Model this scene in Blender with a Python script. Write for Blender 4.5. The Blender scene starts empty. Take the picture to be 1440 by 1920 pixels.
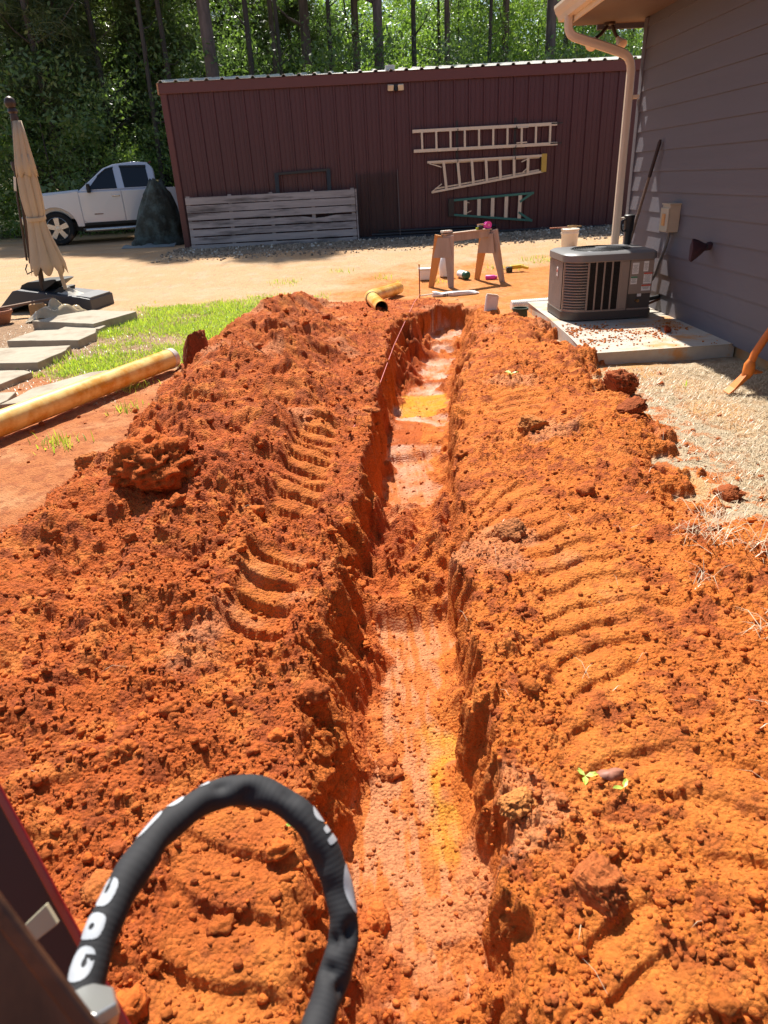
import bpy, math, random
import numpy as np
from mathutils import Vector, Matrix

R = math.radians
rng = np.random.default_rng(7)
random.seed(7)
S = bpy.context.scene
C = S.collection

# ------------------------------------------------------------------ camera, sky, sun, exposure
cam_d = bpy.data.cameras.new('camera')
cam = bpy.data.objects.new('camera', cam_d)
C.objects.link(cam)
cam_d.sensor_fit = 'VERTICAL'
cam_d.sensor_height = 36.0
cam_d.lens = 24.0
cam_d.clip_start = 0.05
cam_d.clip_end = 900
CAM_Z = 1.42
YAW, PITCH, ROLL = R(0.7), R(26.0), R(3.0)
fwd = Vector((math.sin(YAW) * math.cos(PITCH), math.cos(YAW) * math.cos(PITCH), -math.sin(PITCH)))
rt0 = Vector((math.cos(YAW), -math.sin(YAW), 0))
up0 = rt0.cross(fwd)
rt = rt0 * math.cos(ROLL) + up0 * math.sin(ROLL) * -1
up = up0 * math.cos(ROLL) + rt0 * math.sin(ROLL)
cam.matrix_world = Matrix(((rt.x, up.x, -fwd.x, 0), (rt.y, up.y, -fwd.y, 0), (rt.z, up.z, -fwd.z, CAM_Z), (0, 0, 0, 1)))
cam_d.dof.use_dof = True
cam_d.dof.focus_distance = 4.0
cam_d.dof.aperture_fstop = 7.0
S.camera = cam

SUN = Vector((-0.18, 0.69, 1.0)).normalized()
world = bpy.data.worlds.new('World')
S.world = world
world.use_nodes = True
wn = world.node_tree
wn.nodes.clear()
wo = wn.nodes.new('ShaderNodeOutputWorld')
wb = wn.nodes.new('ShaderNodeBackground')
sk = wn.nodes.new('ShaderNodeTexSky')
sk.sky_type = 'NISHITA'
sk.sun_disc = False
sk.sun_elevation = math.asin(SUN.z)
sk.sun_rotation = math.atan2(SUN.x, SUN.y)
sk.air_density = 1.0
sk.dust_density = 1.5
wb.inputs['Strength'].default_value = 0.08
wn.links.new(sk.outputs[0], wb.inputs[0])
wn.links.new(wb.outputs[0], wo.inputs[0])
sd = bpy.data.lights.new('sun', 'SUN')
sd.energy = 5.0
sd.angle = R(0.53)
sd.color = (1.0, 0.95, 0.86)
so = bpy.data.objects.new('sun', sd)
so.rotation_euler = SUN.to_track_quat('Z', 'Y').to_euler()
so.location = (0, 0, 30)
C.objects.link(so)
S.view_settings.view_transform = 'Standard'
S.view_settings.look = 'None'
S.view_settings.exposure = 0.85
S.view_settings.gamma = 1.0
S.view_settings.use_curve_mapping = False
S.cycles.max_bounces = 6
S.cycles.use_denoising = True

# ------------------------------------------------------------------ numpy noise
PERM = np.random.default_rng(11).permutation(256).astype(np.int64)
GR = np.array([(math.cos(a), math.sin(a)) for a in np.arange(16) * math.pi / 8])


def _h(ix, iy):
    return PERM[(PERM[ix & 255] + iy) & 255]


def gn(x, y, s=0):
    x = np.asarray(x, float) + s * 17.31
    y = np.asarray(y, float) + s * 5.77
    ix = np.floor(x).astype(np.int64)
    iy = np.floor(y).astype(np.int64)
    fx, fy = x - ix, y - iy
    u = fx * fx * fx * (fx * (fx * 6 - 15) + 10)
    v = fy * fy * fy * (fy * (fy * 6 - 15) + 10)
    r = []
    for dx in (0, 1):
        for dy in (0, 1):
            g = GR[_h(ix + dx, iy + dy) & 15]
            r.append(g[..., 0] * (fx - dx) + g[..., 1] * (fy - dy))
    a = r[0] + (r[1] - r[0]) * v
    b = r[2] + (r[3] - r[2]) * v
    return (a + (b - a) * u) * 1.5


def fbm(x, y, o=4, s=0):
    t, a = 0, 1.0
    for k in range(o):
        t = t + a * gn(x * 2 ** k, y * 2 ** k, s + k * 3)
        a *= 0.5
    return t


def bumps(x, y, cell, dens, rmin, rmax, s, squash=0.9):
    """angular clods: one random tilted lump per cell, the highest wins"""
    X = x / cell + s * 31.7
    Y = y / cell + s * 13.3
    ix = np.floor(X).astype(np.int64)
    iy = np.floor(Y).astype(np.int64)
    out = np.zeros_like(X)
    for dx in (-1, 0, 1):
        for dy in (-1, 0, 1):
            jx, jy = ix + dx, iy + dy
            h1 = _h(jx, jy) / 255.0
            h2 = _h(jx + 57, jy + 131) / 255.0
            h3 = _h(jx + 113, jy + 29) / 255.0
            h4 = _h(jx + 71, jy + 83) / 255.0
            r = rmin + (rmax - rmin) * h3 ** 2
            ex, ey = X - (jx + h1), Y - (jy + h2)
            an = h4 * 6.28
            ca, sa = np.cos(an), np.sin(an)
            px, py = ex * ca + ey * sa, (-ex * sa + ey * ca) * (1.0 + .8 * h1)
            ax, ay = np.abs(px), np.abs(py)
            d = .55 * np.maximum(np.maximum(ax, ay), .72 * (ax + ay)) + .45 * np.sqrt(px * px + py * py)
            tt = np.clip((r - d) / r * (1.15 if cell > .1 else 1.9), 0, 1)
            v = r * (.5 + .45 * h2) * (tt * tt * (3 - 2 * tt) if cell > .1 else tt * (1.6 - .6 * tt))
            v = np.maximum(v, 0) * (1 + .8 * (h2 - .5) * px / r + .8 * (h3 - .4) * py / r) * squash
            v = np.where(h4 * 7.3 % 1.0 < dens, v, 0)
            out = np.maximum(out, v)
    return out * cell


def cellv(x, y, cell, s):
    """one random tone per clod: the hash of the nearest cell point"""
    X, Y = x / cell + s * 31.7, y / cell + s * 13.3
    ix, iy = np.floor(X).astype(np.int64), np.floor(Y).astype(np.int64)
    bd = np.full(X.shape, 9.0)
    out = np.zeros(X.shape)
    for dx in (-1, 0, 1):
        for dy in (-1, 0, 1):
            jx, jy = ix + dx, iy + dy
            d = (X - jx - _h(jx, jy) / 255.0) ** 2 + (Y - jy - _h(jx + 57, jy + 131) / 255.0) ** 2
            c = d < bd
            bd = np.where(c, d, bd)
            out = np.where(c, _h(jx + 113, jy + 29) / 255.0, out)
    return out


def sst(a, b, x):
    t = np.clip((x - a) / (b - a), 0, 1)
    return t * t * (3 - 2 * t)


def ip(y, pts):
    p = np.array(pts, float)
    return np.interp(y, p[:, 0], p[:, 1])


# ------------------------------------------------------------------ the lie of the land (metres; x right, y away, z up)
LEFT_RIM = [(-1, -.26), (.2, -.26), (1, -.25), (1.4, -.225), (1.87, -.2), (2.6, -.15), (3.5, -.04), (5, .07), (6.4, .19), (7, .2), (7.4, .28), (7.8, .54), (8.1, .82), (8.4, .95)]
RIGHT_RIM = [(-1, .26), (.2, .26), (.96, .27), (1.35, .28), (1.81, .31), (2.56, .37), (3.5, .47), (5.1, .72), (6.4, 1.0), (7.5, 1.26), (8.4, 1.4)]
HEAP_L = [(-1, -3.0), (.2, -2.7), (2, -2.2), (2.8, -1.75), (3.8, -1.6), (5, -1.62), (6.9, -1.52), (8, -1.25), (9.2, -.85), (9.6, -.4)]
HEAP_R = [(-1, 2.4), (.2, 2.2), (1.5, 1.9), (2.44, 1.62), (3.1, 1.68), (4.4, 1.78), (5.7, 1.82), (7.2, 1.72), (8.2, 1.5), (9.0, 1.2)]


def base_z(y):
    return 0.25 * sst(9.5, 15.5, y)


def saw(p):
    f = p - np.floor(p)
    return np.where(f < .72, f / .72, (1 - f) / .28)


def land(x, y, fine=True):
    """height and masks"""
    x = np.asarray(x, float)
    y = np.asarray(y, float)
    w1 = fbm(x * 1.6, y * 1.6, 3, 1)
    w2 = fbm(x * 7, y * 7, 3, 2)
    z = base_z(y)
    z = z + 0.012 * fbm(x * .5, y * .5, 3, 4) * (1 - sst(15.5, 17, y))
    xl = ip(y, LEFT_RIM) + .035 * w1 + (.024 + .03 * sst(5, 6.5, y)) * w2 + .035 * gn(y * 1.9, y * 0 + 3.3, 5) + .03 * gn(y * 5.5, y * 0 + 8.3, 5)
    xl = xl - .11 * np.clip(gn(y * 1.55, y * 0 + 5.7, 36) + .12, 0, 1) * sst(1.0, 1.3, y)
    xr = ip(y, RIGHT_RIM) + .03 * gn(y * 4.5, y * 0 + 1.3, 6) + .05 * w1 + .045 * w2 * .8
    hl = ip(y, HEAP_L) + .16 * w1 + .06 * w2
    hr = ip(y, HEAP_R) - .05 + .22 * w1 + .13 * w2
    yend = 9.35 + .15 * w1
    in_y = 1 - sst(yend - .5, yend, y)
    # spoil heaps
    hx = np.minimum(xl, ip(y, [(-1, 9), (4.6, 9), (5.2, .02), (6.2, -.02), (7.2, -.14), (8.2, -.38), (9.3, -.55)]) + .12 * w1)
    u = np.clip((x - hl) / np.maximum(hx - hl, .05), 0, 1)
    A = ip(y, [(-1, .08), (.3, .09), (1.2, .11), (1.8, .14), (2.5, .17), (3.3, .20), (4, .22), (5, .24), (6, .25), (7.5, .24), (8.6, .15), (9.3, .0)])
    prof = np.where(u < .42, np.sin(np.pi / 2 * np.clip(u / .42, 0, 1)) ** .85, .16 + .84 * np.clip(np.cos(np.pi / 2 * np.clip((u - .42) / .50, 0, 1)), 0, 1) ** 1.25)
    heap = A * prof * (1 + .55 * w1 + .06 * w2) + (.05 + .05 * fbm(x * 3.1, y * 3.1, 3, 7)) * (u > 0) * sst(0, .25, u) * (1 - .7 * sst(.8, 1, u)) * in_y
    heap_m = sst(0, .06, u) * (x < xl) * in_y
    v = np.clip((hr - x) / np.maximum(hr - xr, .05), 0, 1)
    B = ip(y, [(-1, .03), (1, .03), (2, .035), (2.8, .06), (4, .085), (5.5, .085), (7, .06), (8.5, .02)])
    heapr = B * np.sin(np.pi * np.clip(v, 0, 1) ** .75) ** .8 * (1 + .5 * w1) + .03 * sst(0, .2, v)
    heapr_m = sst(0, .05, v) * (v < 1) * (1 - sst(8.0, 8.5, y))
    left = x < (xl + xr) / 2
    z = z + np.where(left, heap * in_y, heapr * heapr_m)
    spoil = np.where(left, heap_m, heapr_m)
    spoil = np.where((x > xl - .02) & (x < xr + .02), (1 - sst(8.3, 8.5, y)), spoil)
    # tyre tracks beside the trench
    tl = ip(y, [(.2, -.34), (1.15, -.38), (1.5, -.42), (1.9, -.45), (2.4, -.41), (3.2, -.36), (4.6, -.28), (6, -.25)])
    tr = ip(y, [(.2, .55), (1.0, .66), (1.5, .75), (1.85, .78), (2.6, .88), (3.6, .92), (5, 1.12), (6.5, 1.5)])
    # left track is broken into three pressed patches; the right one runs on
    hwl = ip(y, [(1.1, .12), (1.5, .085), (4, .085)])
    lm = (1 - sst(hwl, hwl + .06, np.abs(x - tl - .02 * w1))) * np.maximum.reduce([sst(2.85, 3.0, y) * (1 - sst(3.85, 4.1, y)), sst(1.80, 1.9, y) * (1 - sst(2.40, 2.52, y)), .95 * sst(.5, .65, y) * (1 - sst(1.2, 1.38, y)), (.15 + .85 * sst(-.1, .25, gn(y * 2.7, x * 2, 37))) * sst(.4, .6, y) * (1 - sst(3.8, 4.0, y)) * .8])
    rm = (1 - sst(.20, .30, np.abs(x - tr - .03 * w1))) * sst(.2, .4, y) * (1 - sst(2.5, 2.9, y)) * (0.30 + .70 * sst(-.15, .3, gn(x * 2.1, y * 2.1, 39) + .6 * gn(x * 4.5, y * 4.5, 40)))
    rm = np.maximum(rm, (1 - sst(.14, .2, np.abs(x - .93 - .1 * (y - 4)))) * sst(3.75, 3.9, y) * (1 - sst(4.5, 4.65, y)) * .7)
    rm = np.maximum(rm, (1 - sst(.14, .2, np.abs(x - .62))) * sst(2.45, 2.55, y) * (1 - sst(2.95, 3.1, y)) * .8)
    tx = (x - tl) / .15
    ph = (y + .035 * np.clip(tx, -2, 2) - .05 * np.clip(-tx, 0, 2) ** 2 + .012 * w2) / .145
    fr_ = ph - np.floor(ph)
    pit = sst(0, .40, fr_) * (1 - sst(.46, .56, fr_))
    z = np.where(left, z * (1 - .25 * lm) + lm * (.010 - ip(y, [(1.2, .024), (1.6, .040)]) * pit), z)
    tx = (x - tr) / .24
    ph = (y + .095 * np.clip(tx, -2, 2) ** 2 + .05 * w1 + .012 * w2) / ip(y, [(.3, .10), (1.2, .115), (2.2, .125)])
    fr_ = ph - np.floor(ph)
    pit = sst(0, .45, fr_) * (1 - sst(.52, .64, fr_))
    z = np.where(~left, z * (1 - .25 * rm) + rm * (.008 - .019 * pit), z)
    track = np.maximum(lm * left, rm * ~left)
    # trench
    fl = np.maximum(ip(y, [(-1, -.13), (.8, -.12), (1.6, -.09), (2.4, -.065), (3.4, .005), (4.8, .13), (6.0, .235), (7, .40), (8, .68)]), xl + .04) + .015 * w2
    fr = np.minimum(ip(y, [(-1, .20), (.8, .20), (1.1, .23), (1.6, .275), (2.4, .30), (3.4, .385), (4.8, .55), (6, .69), (8, 1.10)]), xr - .05) - .03 * w2
    yw = y + .02 * w2 - .10 * (x - xl)
    depth = ip(yw, [(-1, .20), (.8, .22), (1.05, .27), (2.0, .29), (2.34, .305), (2.42, .262), (3.5, .28), (3.58, .34), (4.35, .34), (4.40, .295), (5.2, .31), (5.26, .36), (6.5, .37), (6.7, .36), (7.3, .34), (7.4, .27), (7.9, .24), (8.12, .2), (8.2, .16)])
    end = sst(8.16, 8.24, y + .03 * w2 + .1 * (x - 1.1))
    wb = gn(y * 2.6, x * 0 + 1.7, 33)
    wc = gn(y * 7.1, x * 0 + 4.2, 34)
    dl = sst(0, 1, (x - xl) / np.maximum(fl - xl, .02) + .16 * wc)
    dr = sst(0, 1, (xr - x) / np.maximum(xr - fr, .02) + .14 * wc + .25 * w2)
    dl = np.where(x > fl + .06, 1, dl)
    dr = np.where(x < fr - .06, 1, dr)
    cut = np.minimum(dl, dr)
    cut = cut * (1 - end)
    # crumbled soil lying along the foot of the walls
    pl = np.clip(.42 + .9 * gn(y * 1.5, x * 0 + 9.1, 21) + .5 * gn(y * 4.3, x * 0 + 2.1, 22) + .3 * w2, 0, 1.25)
    pr = np.clip(.55 + .7 * gn(y * 1.3, x * 0 + 6.3, 23) + .5 * gn(y * 4.9, x * 0 + 7.7, 24) + .3 * w2, 0, 1.25)
    nearw = ip(y, [(-1, 1.5), (1.2, 1.25), (2.2, 1), (6, .8)])
    foot = .14 * pl ** 1.5 * nearw * np.exp(-np.clip(x - fl, 0, 1) / (.025 + .025 * pl)) + .10 * pr ** 1.3 * np.minimum(nearw, .8) * np.exp(-np.clip(fr - x, 0, 1) / (.03 + .03 * pr))
    slump = ip(y, [(2.36, 0), (2.55, .07), (2.9, .13), (3.3, .10), (3.56, 0)]) * np.clip(.7 + .8 * w1 + .5 * w2, 0, 1.2)
    slump = slump + ip(y, [(4.4, 0), (4.55, .04), (4.9, .04), (5.2, 0)]) * np.clip(.3 + w1, 0, 1) + ip(y, [(-1, .07), (.85, .07), (1.05, .03), (1.25, 0)]) * np.clip(.5 + w1 + .5 * w2, 0, 1.1)
    coll = ip(y, [(6.0, 0), (6.35, .8), (7.0, 1), (7.6, .9), (8.0, 0)]) * np.clip(.55 + .8 * wc + .9 * w2 + .5 * w1, 0, 1.2)
    foot = foot + .20 * coll * np.exp(-np.clip(x - fl, 0, 1) / (.05 + .12 * np.clip(.5 + w1, 0, 1)))
    floor_z = -depth + foot + slump + .012 * w1
    z = z * (1 - cut) + np.minimum(floor_z, z) * cut
    trench = cut
    loose = np.clip(np.maximum(spoil * (1 - .8 * track), 0) * (1 - cut), 0, 1)
    floor_soft = np.clip((foot + slump - .012) * 14, 0, 1)
    wall = np.clip(4 * cut * (1 - cut), 0, 1)
    loose = np.maximum(loose, cut * (.05 + .8 * floor_soft))
    loose = np.maximum(loose, .75 * wall * np.clip((fl - xl) * 9 - .5, 0, 1))
    # flat trodden red dirt left of the heap, churned bit beyond the trench
    dirt = (1 - spoil) * (1 - cut) * sst(-3.6, -2.6, x + .3 * w1) * (1 - sst(5.3, 6.3, y + .8 * w1 + .4 * (x + 2))) * (x < 0)
    if fine:
        patch = .62 + .38 * sst(-.35, .2, fbm(x * 1.6, y * 1.6, 3, 9))
        rough = loose * patch
        q1, q2 = fbm(x * 16, y * 16, 3, 8), fbm(x * 16 + 40, y * 16, 3, 9)
        q3, q4 = fbm(x * 45, y * 45, 2, 10), fbm(x * 45 + 40, y * 45, 2, 11)
        big = bumps(x + .030 * q1, y + .030 * q2, .30, .42, .14, .36, 3, .85)
        big2 = bumps(x + .026 * q1, y + .026 * q2, .19, .42, .15, .40, 13, .85)
        mid = bumps(x + .018 * q1 + .006 * q3, y + .018 * q2 + .006 * q4, .115, .42, .16, .46, 4, .85)
        sm = bumps(x + .008 * q1 + .006 * q3, y + .008 * q2 + .006 * q4, .046, .92, .22, .58, 5, 1.0)
        ti = bumps(x + .004 * q3, y + .004 * q4, .021, .95, .25, .6, 6, 1.0)
        sm2 = bumps(x + .014 * q1 + .008 * q3, y + .014 * q2 + .008 * q4, .078, .7, .2, .5, 7, .95)
        cl = fbm(x * 8, y * 8, 5, 14)
        heavy = np.clip(.55 + .9 * fbm(x * .9 + 3, y * .9, 2, 12), .35, 1.2)
        hl_ = np.where(left, 1.0, .8)
        z = z + rough * hl_ * (big * .85 * heavy + big2 * .6 * heavy + mid * .62 * heavy + sm2 * .8 * heavy + .022 * np.abs(cl) * (.4 + heavy) + .012 * q1 * np.abs(q2) + .006 * q3)
        z = z + np.clip(rough + .25 * wall + .22 * dirt * (gn(x * 2, y * 2, 22) > .15), 0, 1) * (sm * 1.0 * (.5 + .6 * heavy) + ti * .9 + .0035 * q3 * (1 + q4))
        z = z + wall * .018 * fbm(x * 9, y * 16, 3, 18) + trench * (1 - floor_soft) * (.006 * fbm(x * 30, y * 4, 3, 19) + .004 * fbm(x * 12, y * 12, 3, 20))
        z = z + (track * (1 - trench)) * .004 * fbm(x * 25, y * 25, 3, 24)
        z = z + (1 - np.clip(spoil + trench, 0, 1)) * (.004 * fbm(x * 9, y * 9, 3, 25)) * (1 - sst(10, 14, y))
    return z, dict(spoil=spoil, trench=trench, track=track, wall=wall, loose=loose, dirt=dirt, w1=w1, w2=w2, left=left, soft=floor_soft, fl=fl, fr=fr)


def gz(x, y):
    return float(land(np.array([x]), np.array([y]))[0][0])


# ------------------------------------------------------------------ materials
def lerp_rgb(a, b, t):
    return a * (1 - t[..., None]) + np.array(b) * t[..., None]


def new_mat(name):
    m = bpy.data.materials.new(name)
    m.use_nodes = True
    return m, m.node_tree, m.node_tree.nodes['Principled BSDF']


def rgba(c):
    return (c[0], c[1], c[2], 1)


_mats = {}


def mat(name, col, rough=.6, metal=0.0, var=.15, scale=6.0, bump=0.0, bscale=60.0, stain=None, stain_amt=.5, stain_scale=3.0,
        stretch=(1, 1, 1), spec=.5, coat=0.0, trans=0.0, alpha=1.0, emit=0.0):
    if name in _mats:
        return _mats[name]
    m, nt, p = new_mat(name)
    N, L = nt.nodes, nt.links
    tc = N.new('ShaderNodeTexCoord')
    mp = N.new('ShaderNodeMapping')
    mp.inputs['Scale'].default_value = stretch
    L.new(tc.outputs['Object'], mp.inputs['Vector'])
    nz = N.new('ShaderNodeTexNoise')
    nz.inputs['Scale'].default_value = scale
    nz.inputs['Detail'].default_value = 6
    nz.inputs['Roughness'].default_value = .6
    L.new(mp.outputs[0], nz.inputs['Vector'])
    mx = N.new('ShaderNodeMix')
    mx.data_type = 'RGBA'
    mx.inputs['A'].default_value = rgba([max(0, c * (1 - var * 1.6)) for c in col])
    mx.inputs['B'].default_value = rgba([min(1, c * (1 + var * 1.6)) for c in col])
    L.new(nz.outputs['Fac'], mx.inputs['Factor'])
    src = mx.outputs['Result']
    if stain is not None:
        n2 = N.new('ShaderNodeTexNoise')
        n2.inputs['Scale'].default_value = stain_scale
        n2.inputs['Detail'].default_value = 8
        n2.inputs['Roughness'].default_value = .65
        L.new(mp.outputs[0], n2.inputs['Vector'])
        rp = N.new('ShaderNodeMapRange')
        rp.inputs['From Min'].default_value = .62 - .35 * stain_amt
        rp.inputs['From Max'].default_value = .74 - .25 * stain_amt
        L.new(n2.outputs['Fac'], rp.inputs['Value'])
        m2 = N.new('ShaderNodeMix')
        m2.data_type = 'RGBA'
        L.new(rp.outputs[0], m2.inputs['Factor'])
        L.new(src, m2.inputs['A'])
        m2.inputs['B'].default_value = rgba(stain)
        src = m2.outputs['Result']
    L.new(src, p.inputs['Base Color'])
    p.inputs['Roughness'].default_value = rough
    p.inputs['Metallic'].default_value = metal
    p.inputs['Specular IOR Level'].default_value = spec
    p.inputs['Coat Weight'].default_value = coat
    p.inputs['Coat Roughness'].default_value = .08
    p.inputs['Transmission Weight'].default_value = trans
    if bump > 0:
        n3 = N.new('ShaderNodeTexNoise')
        n3.inputs['Scale'].default_value = bscale
        n3.inputs['Detail'].default_value = 5
        L.new(mp.outputs[0], n3.inputs['Vector'])
        bp = N.new('ShaderNodeBump')
        bp.inputs['Strength'].default_value = 1
        bp.inputs['Distance'].default_value = bump
        L.new(n3.outputs['Fac'], bp.inputs['Height'])
        L.new(bp.outputs[0], p.inputs['Normal'])
    _mats[name] = m
    return m


def soil_mat(name, bumpd=.008):
    m, nt, p = new_mat(name)
    N, L = nt.nodes, nt.links
    at = N.new('ShaderNodeAttribute')
    at.attribute_name = 'Col'
    wet = N.new('ShaderNodeAttribute')
    wet.attribute_name = 'wet'
    tc = N.new('ShaderNodeTexCoord')
    n1 = N.new('ShaderNodeTexNoise')
    n1.inputs['Scale'].default_value = 55
    n1.inputs['Detail'].default_value = 8
    n1.inputs['Roughness'].default_value = .7
    L.new(tc.outputs['Object'], n1.inputs['Vector'])
    mr = N.new('ShaderNodeMapRange')
    mr.inputs['From Min'].default_value = .25
    mr.inputs['From Max'].default_value = .75
    mr.inputs['To Min'].default_value = .66
    mr.inputs['To Max'].default_value = 1.32
    L.new(n1.outputs['Fac'], mr.inputs['Value'])
    mu = N.new('ShaderNodeVectorMath')
    mu.operation = 'SCALE'
    L.new(at.outputs['Color'], mu.inputs[0])
    L.new(mr.outputs[0], mu.inputs['Scale'])
    L.new(mu.outputs[0], p.inputs['Base Color'])
    rr = N.new('ShaderNodeMapRange')
    rr.inputs['To Min'].default_value = .95
    rr.inputs['To Max'].default_value = .30
    n4 = N.new('ShaderNodeTexNoise')
    n4.inputs['Scale'].default_value = 9
    n4.inputs['Detail'].default_value = 6
    L.new(tc.outputs['Object'], n4.inputs['Vector'])
    m4 = N.new('ShaderNodeMath')
    m4.operation = 'MULTIPLY'
    r4 = N.new('ShaderNodeMapRange')
    r4.inputs['From Min'].default_value = .45
    r4.inputs['From Max'].default_value = .62
    L.new(n4.outputs['Fac'], r4.inputs['Value'])
    L.new(wet.outputs['Fac'], m4.inputs[0])
    L.new(r4.outputs[0], m4.inputs[1])
    L.new(m4.outputs[0], rr.inputs['Value'])
    L.new(rr.outputs[0], p.inputs['Roughness'])
    p.inputs['Specular IOR Level'].default_value = .25
    n2 = N.new('ShaderNodeTexNoise')
    n2.inputs['Scale'].default_value = 140
    n2.inputs['Detail'].default_value = 6
    n2.inputs['Roughness'].default_value = .75
    L.new(tc.outputs['Object'], n2.inputs['Vector'])
    vo = N.new('ShaderNodeTexVoronoi')
    vo.inputs['Scale'].default_value = 95
    L.new(tc.outputs['Object'], vo.inputs['Vector'])
    sb = N.new('ShaderNodeMath')
    sb.operation = 'SUBTRACT'
    L.new(n2.outputs['Fac'], sb.inputs[0])
    L.new(vo.outputs['Distance'], sb.inputs[1])
    bp = N.new('ShaderNodeBump')
    bp.inputs['Strength'].default_value = 1.0
    bp.inputs['Distance'].default_value = bumpd
    L.new(sb.outputs[0], bp.inputs['Height'])
    L.new(bp.outputs[0], p.inputs['Normal'])
    return m


def leaf_mat(name, c1, c2, tr):
    m, nt, p = new_mat(name)
    N, L = nt.nodes, nt.links
    at = N.new('ShaderNodeAttribute')
    at.attribute_name = 'tone'
    oi = N.new('ShaderNodeObjectInfo')
    ad = N.new('ShaderNodeMath')
    ad.operation = 'MULTIPLY_ADD'
    L.new(oi.outputs['Random'], ad.inputs[0])
    ad.inputs[1].default_value = .5
    L.new(at.outputs['Fac'], ad.inputs[2])
    cl = N.new('ShaderNodeMath')
    cl.operation = 'MULTIPLY'
    cl.inputs[1].default_value = .667
    L.new(ad.outputs[0], cl.inputs[0])
    mx = N.new('ShaderNodeMix')
    mx.data_type = 'RGBA'
    mx.inputs['A'].default_value = rgba(c1)
    mx.inputs['B'].default_value = rgba(c2)
    L.new(cl.outputs[0], mx.inputs['Factor'])
    L.new(mx.outputs['Result'], p.inputs['Base Color'])
    p.inputs['Roughness'].default_value = .42
    p.inputs['Specular IOR Level'].default_value = .45
    tl = N.new('ShaderNodeBsdfTranslucent')
    sc = N.new('ShaderNodeMix')
    sc.data_type = 'RGBA'
    sc.blend_type = 'MULTIPLY'
    sc.inputs['Factor'].default_value = 1
    L.new(mx.outputs['Result'], sc.inputs['A'])
    sc.inputs['B'].default_value = (tr[0], tr[1], tr[2], 1)
    L.new(sc.outputs['Result'], tl.inputs['Color'])
    ms = N.new('ShaderNodeAddShader')
    L.new(p.outputs[0], ms.inputs[0])
    L.new(tl.outputs[0], ms.inputs[1])
    L.new(ms.outputs[0], N['Material Output'].inputs['Surface'])
    return m


# ------------------------------------------------------------------ mesh helpers
def link(name, me, parent=None, m=None):
    o = bpy.data.objects.new(name, me)
    C.objects.link(o)
    if m is not None and len(me.materials) == 0:
        me.materials.append(m)
    if parent is not None:
        o.parent = parent
    return o


def origin(o):
    v = Vector((0, 0, 0))
    while o is not None:
        v += o.location
        o = o.parent
    return v


def thing(name, label, cat, loc=(0, 0, 0), rz=0.0, group=None):
    o = bpy.data.objects.new(name, None)
    C.objects.link(o)
    o.location = loc
    o.rotation_euler = (0, 0, rz)
    o.empty_display_size = .1
    o['label'] = label
    o['category'] = cat
    if group:
        o['group'] = group
    return o


def tag(o, label, cat, group=None):
    o['label'] = label
    o['category'] = cat
    if group:
        o['group'] = group
    return o


def clone(o, parent=None):
    c = o.copy()
    C.objects.link(c)
    c.parent = parent
    for ch in list(o.children):
        clone(ch, c)
    return c


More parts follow.
